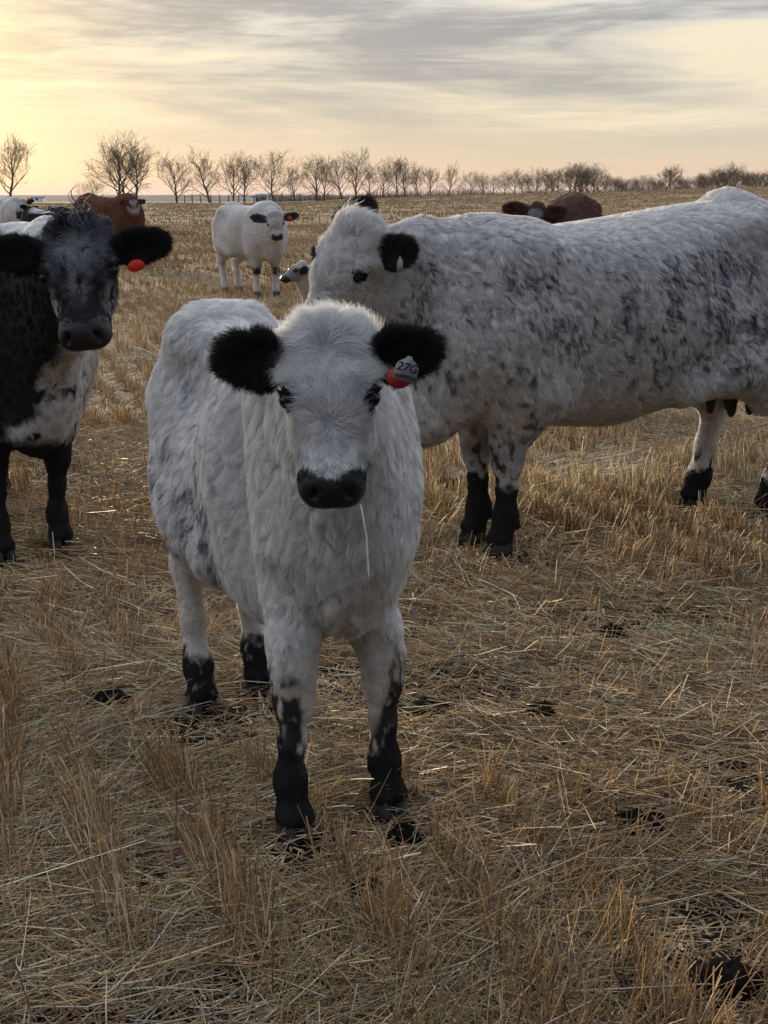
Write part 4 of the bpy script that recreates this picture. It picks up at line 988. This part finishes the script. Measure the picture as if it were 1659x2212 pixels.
FARW = far_cow('cow', 'cow', 'white cow facing the viewer at the far left behind the black calves', 24, 46.0, (.42, -.9), 1.46, (49, 433), (51, 466), 45.2, (.02, -1, .1), col_plain_white, grid=.03, hairs=9000, ears=dict(L=dict(dir=(1, 0, .4), len=.26), R=dict(dir=(-1, 0, .25), len=.26)), ear_col=A3(.03, .03, .03), wid=1.0, eye_ring=.02)
def col_blk2(I): return base(I, A3(.022, .019, .018))
def col_blk3(I): return mixc(base(I, A3(.020, .018, .018)), base(I, WHITE), sstep(1.26, 1.32, I['z']) * sstep(.5, .1, I['P'][:, 0]) * sstep(-.6, -.3, I['P'][:, 0]))
far_cow('calf', 'calf', 'black calf with its back turned beside the far white cow', 75, 39.0, (-.5, .86), 1.22, (63, 449), (58, 470), 39.4, (-.2, .9, .4), col_blk2, grid=.03, hairs=7000, ears=dict(L=dict(dir=(-.8, -.4, .3), len=.2), R=dict(dir=(.8, .4, .3), len=.2)), ear_root=A3(.02, .02, .02))
far_cow('calf', 'calf', 'black calf with a white saddle patch next to the other black calf', 105, 38.0, (.9, -.3), 1.20, (121, 449), (128, 468), 37.6, (.6, -.6, .5), col_blk3, grid=.03, hairs=7000, ears=dict(L=dict(dir=(.6, .6, .3), len=.2), R=dict(dir=(-.6, -.7, .1), len=.2)), ear_root=A3(.02, .02, .02))
def col_bd(I):
    c = base(I, A3(.11, .050, .032)) * (.7 + .6 * fnoise(I['P'], 6, 2))[:, None]; q = I['q']
    return mixc(c, base(I, A3(.30, .27, .25)), I['wh'] * sstep(.04, .09, q[:, 0]) * sstep(.35, .5, fnoise(I['P'], 20, 5)))
far_cow('cow', 'cow', 'dark red cow whose head and back show over the speckled cow', 1242, 13.2, (-.12, -1), 1.43, (1162, 447), (1140, 515), 12.1, (-.25, -1, .2), col_bd, grid=.014, hairs=30000, ears=dict(L=dict(dir=(1, .1, .1), len=.2), R=dict(dir=(-1, 0, .08), len=.23)), ear_col=A3(.05, .02, .012), ear_root=A3(.06, .03, .02), ztop=lambda x: .03, wid=.85)

# ---- ear tags
def ear_tag(cow, ear_key, centre, right, up, w, h, mat, outline='round', letters=None):
    parent = cow['root']; W2L, D2L = cow['W2L'], cow['D2L']
    c = W2L(centre); r = unit(D2L(right)); u = D2L(up); u = unit(u - u.dot(r) * r); n = np.cross(r, u)
    if outline == 'round': pts = [(.5 * math.cos(a) * (1 - .12 * math.sin(a)), .5 * math.sin(a)) for a in np.linspace(0, 2 * math.pi, 20, endpoint=False)]
    else: pts = [(-.44, -.5), (.44, -.5), (.5, -.44), (.5, .18), (.40, .34), (.14, .56), (.10, .66), (-.10, .66), (-.14, .56), (-.40, .34), (-.5, .18), (-.5, -.44)]
    m = len(pts); V = []; F = []
    for dz in (-.0012, .0012):
        for x, y in pts: V.append(c + r * x * w + u * y * h + n * (dz + .10 * w * (y * y - .1)))
    V.append(c + n * -.0012); V.append(c + n * .0012)
    F3 = [];
    for k in range(m):
        k2 = (k + 1) % m; F3 += [(2 * m, k2, k), (2 * m + 1, m + k, m + k2), (k, k2, m + k2), (k, m + k2, m + k)]
    t = np_mesh('ear_tag', V, F3, mat, parent, smooth=False)
    for txt, size, ox, oy, sh in letters or []:
        cu = bpy.data.curves.new('lettering', 'FONT'); cu.body = txt; cu.size = size; cu.align_x = 'CENTER'; cu.align_y = 'CENTER'; cu.shear = sh; cu.offset = .0004; cu.space_character = 1.02
        tmp = bpy.data.objects.new('lettering', cu); me = bpy.data.meshes.new_from_object(tmp); bpy.data.objects.remove(tmp)
        o = bpy.data.objects.new('lettering', me); me.materials.append(INK); C.objects.link(o); o.parent = t
        M = Matrix.Identity(4)
        for i in range(3): M[i][0], M[i][1], M[i][2], M[i][3] = r[i], u[i], n[i], (c + r * ox * w + u * oy * h + n * .0045)[i]
        o.matrix_local = M
    return t
tp = np.array(PT(878, 822, 2.70))
ear_tag(CALF, 'L', np.array(PT(861, 837, 2.74)), (1, 0, -.15), (.1, 0, 1), .046, .044, TAG_DULL)
ear_tag(CALF, 'L', tp, (1, -.10, -.24), (.20, 0, 1), .045, .042, TAG_GREY, 'house', [('27G', .0235, .0, .12, .2), ('GLADIOLA', .0088, 0, -.30, .2)])
ear_tag(BLK, 'L', np.array(PT(294, 586, 5.02)), (1, 0, .30), (-.30, 0, 1), .060, .042, TAG_RED)
ear_tag(SPK, 'L', np.array(PT(864, 583, 5.27)), (.75, -.65, .25), (.40, 0, 1), .028, .046, TAG_CLEAR, 'house')
ear_tag(MID, 'L', np.array(PT(626, 474, 20.85)), (1, 0, 0), (0, 0, 1), .065, .055, TAG_RED)
ear_tag(FARW, 'L', np.array(PT(61, 431, 45.0)), (1, 0, 0), (0, 0, 1), .08, .08, TAG_RED)

# ---- straw stalk in the calf's mouth
st = [np.array(PT(779, 1090, 2.60)), np.array(PT(785, 1120, 2.585)), np.array(PT(789, 1143, 2.58)), np.array(PT(792, 1160, 2.58)), np.array(PT(794, 1200, 2.58)), np.array(PT(797, 1243, 2.58))]
V, F = [], []
for i, p in enumerate(st):
    w_ = [.0022, .0022, .0015, .0026, .0030, .0026][i]
    for a, b in ((-1, 0), (0, -.5), (1, 0), (0, .5)): V.append(p + np.array((a * w_ * .6, b * w_ * .6, 0)))
for i in range(5):
    for k in range(4): F.append((i * 4 + k, i * 4 + (k + 1) % 4, i * 4 + 4 + (k + 1) % 4, i * 4 + 4 + k))
tag(np_mesh('straw_stalk', V, F, plain('pale_straw', (.60, .62, .50), .5), None, smooth=False), 'single pale straw stalk hanging from the mouth of the front calf', 'straw')

# ---- droppings
DUNG = material('dung', lambda t: (lambda tc, b, p: (setattr(b.inputs['Distance'], 'default_value', .02), t.l.new(t.noise(tc.outputs['Object'], 90, 6, .7), b.inputs['Height']), t.l.new(b.outputs[0], p.inputs['Normal']), p.outputs[0])[-1])(
    t.new('ShaderNodeTexCoord'), t.new('ShaderNodeBump'), principled(t, (.010, .008, .0065), .95, .05)))
PATS = [(1165, 1562, .062, 'dark round cow pat in the straw right of the calf front hooves'), (926, 1560, .085, 'broad dark cow pat just right of the calf knees'), (872, 1836, .048, 'small dark clod of dung below the calf right-hand front hoof'),
        (792, 1957, .045, 'small dark dung clod low in the middle of the straw'), (1560, 2150, .075, 'large dark cow pat in the bottom right corner'), (905, 958, .11, 'dark heap of dung in front of the speckled cow chest'),
        (975, 1062, .10, 'dark dung patch left of the speckled cow front hooves'), (238, 1538, .08, 'dark cow pat left of the calf hind hoof'), (1385, 1805, .065, 'dark cow pat in the straw midway down the right side'),
        (1325, 1385, .05, 'small dark cow pat in the straw behind the round one')]
for i, (u, v, r_, lb) in enumerate(PATS):
    q = GP(u, v); rng = np.random.default_rng(50 + i); V, F = [], []; rings = [(1.0, -.01), (.96, .012), (.8, .024), (.5, .032), (.2, .030)]; m = 22
    ph = rng.random(4) * 6
    for rr, zz in rings:
        for k in range(m):
            a = 2 * math.pi * k / m; q_ = rr * r_ * (1 + .16 * math.sin(2 * a + ph[0]) + .10 * math.sin(3 * a + ph[1]) + .06 * math.sin(7 * a + ph[2] + rr * 3))
            V.append((q_ * math.cos(a), q_ * math.sin(a) * .9, zz * (1.2 + r_ * 4) + .004 * math.sin(5 * a + rr * 9)))
    for i_ in range(len(rings) - 1):
        for k in range(m): F.append((i_ * m + k, i_ * m + (k + 1) % m, (i_ + 1) * m + (k + 1) % m, (i_ + 1) * m + k))
    c_ = len(V); V.append((0, 0, .03 * (1.2 + r_ * 4)))
    for k in range(0, m, 2): F.append(((len(rings) - 1) * m + k, (len(rings) - 1) * m + (k + 1) % m, (len(rings) - 1) * m + (k + 2) % m, c_))
    o = np_mesh('cow_pat', V, F, DUNG); o.location = (q.x, q.y, .012); tag(o, lb, 'cow pat', 'cow pats in the straw'); BARE.append((q.x, q.y, r_ * 1.15, .28))
for u, v, r_ in ((300, 1640, .10), (215, 1705, .10), (1440, 1650, .09), (1510, 2010, .12), (400, 1800, .09), (640, 1760, .08), (1130, 1990, .07), (60, 2120, .07), (480, 2170, .08), (1600, 1700, .12), (700, 1480, .12), (950, 1350, .1)):
    q = GP(u, v); BARE.append((q.x, q.y, r_, .22))
FEET = [(p[0], p[1]) for p in ((.008, 3.215), (-.215, 3.085), (-.385, 4.08), (-.54, 3.92), (.50, 5.80), (.40, 6.02), (1.84, 6.55), (1.46, 6.68), (-1.40, 5.88), (-1.60, 5.68))]
for x, y in FEET: BARE.append((x, y - .10, .13, .06))
build_straw(); build_trees(); build_far()

def build_haze():
    V = [(x, y, z) for x in (-6000, 6000) for y in (-400, 9400) for z in (-8, 60)]
    m = bpy.data.materials.new('haze'); m.use_nodes = True; t = NT(m.node_tree); o = t.new('ShaderNodeOutputMaterial')
    v = t.new('ShaderNodeVolumePrincipled'); v.inputs['Color'].default_value = (.80, .84, .95, 1); v.inputs['Density'].default_value = .00005; v.inputs['Anisotropy'].default_value = 0.0
    t.l.new(v.outputs[0], o.inputs['Volume'])
    tag(np_mesh('haze', V, [(0, 1, 3, 2), (4, 6, 7, 5), (0, 4, 5, 1), (2, 3, 7, 6), (0, 2, 6, 4), (1, 5, 7, 3)], m, smooth=False), 'thin evening haze over the far fields', kind='stuff')
build_haze()
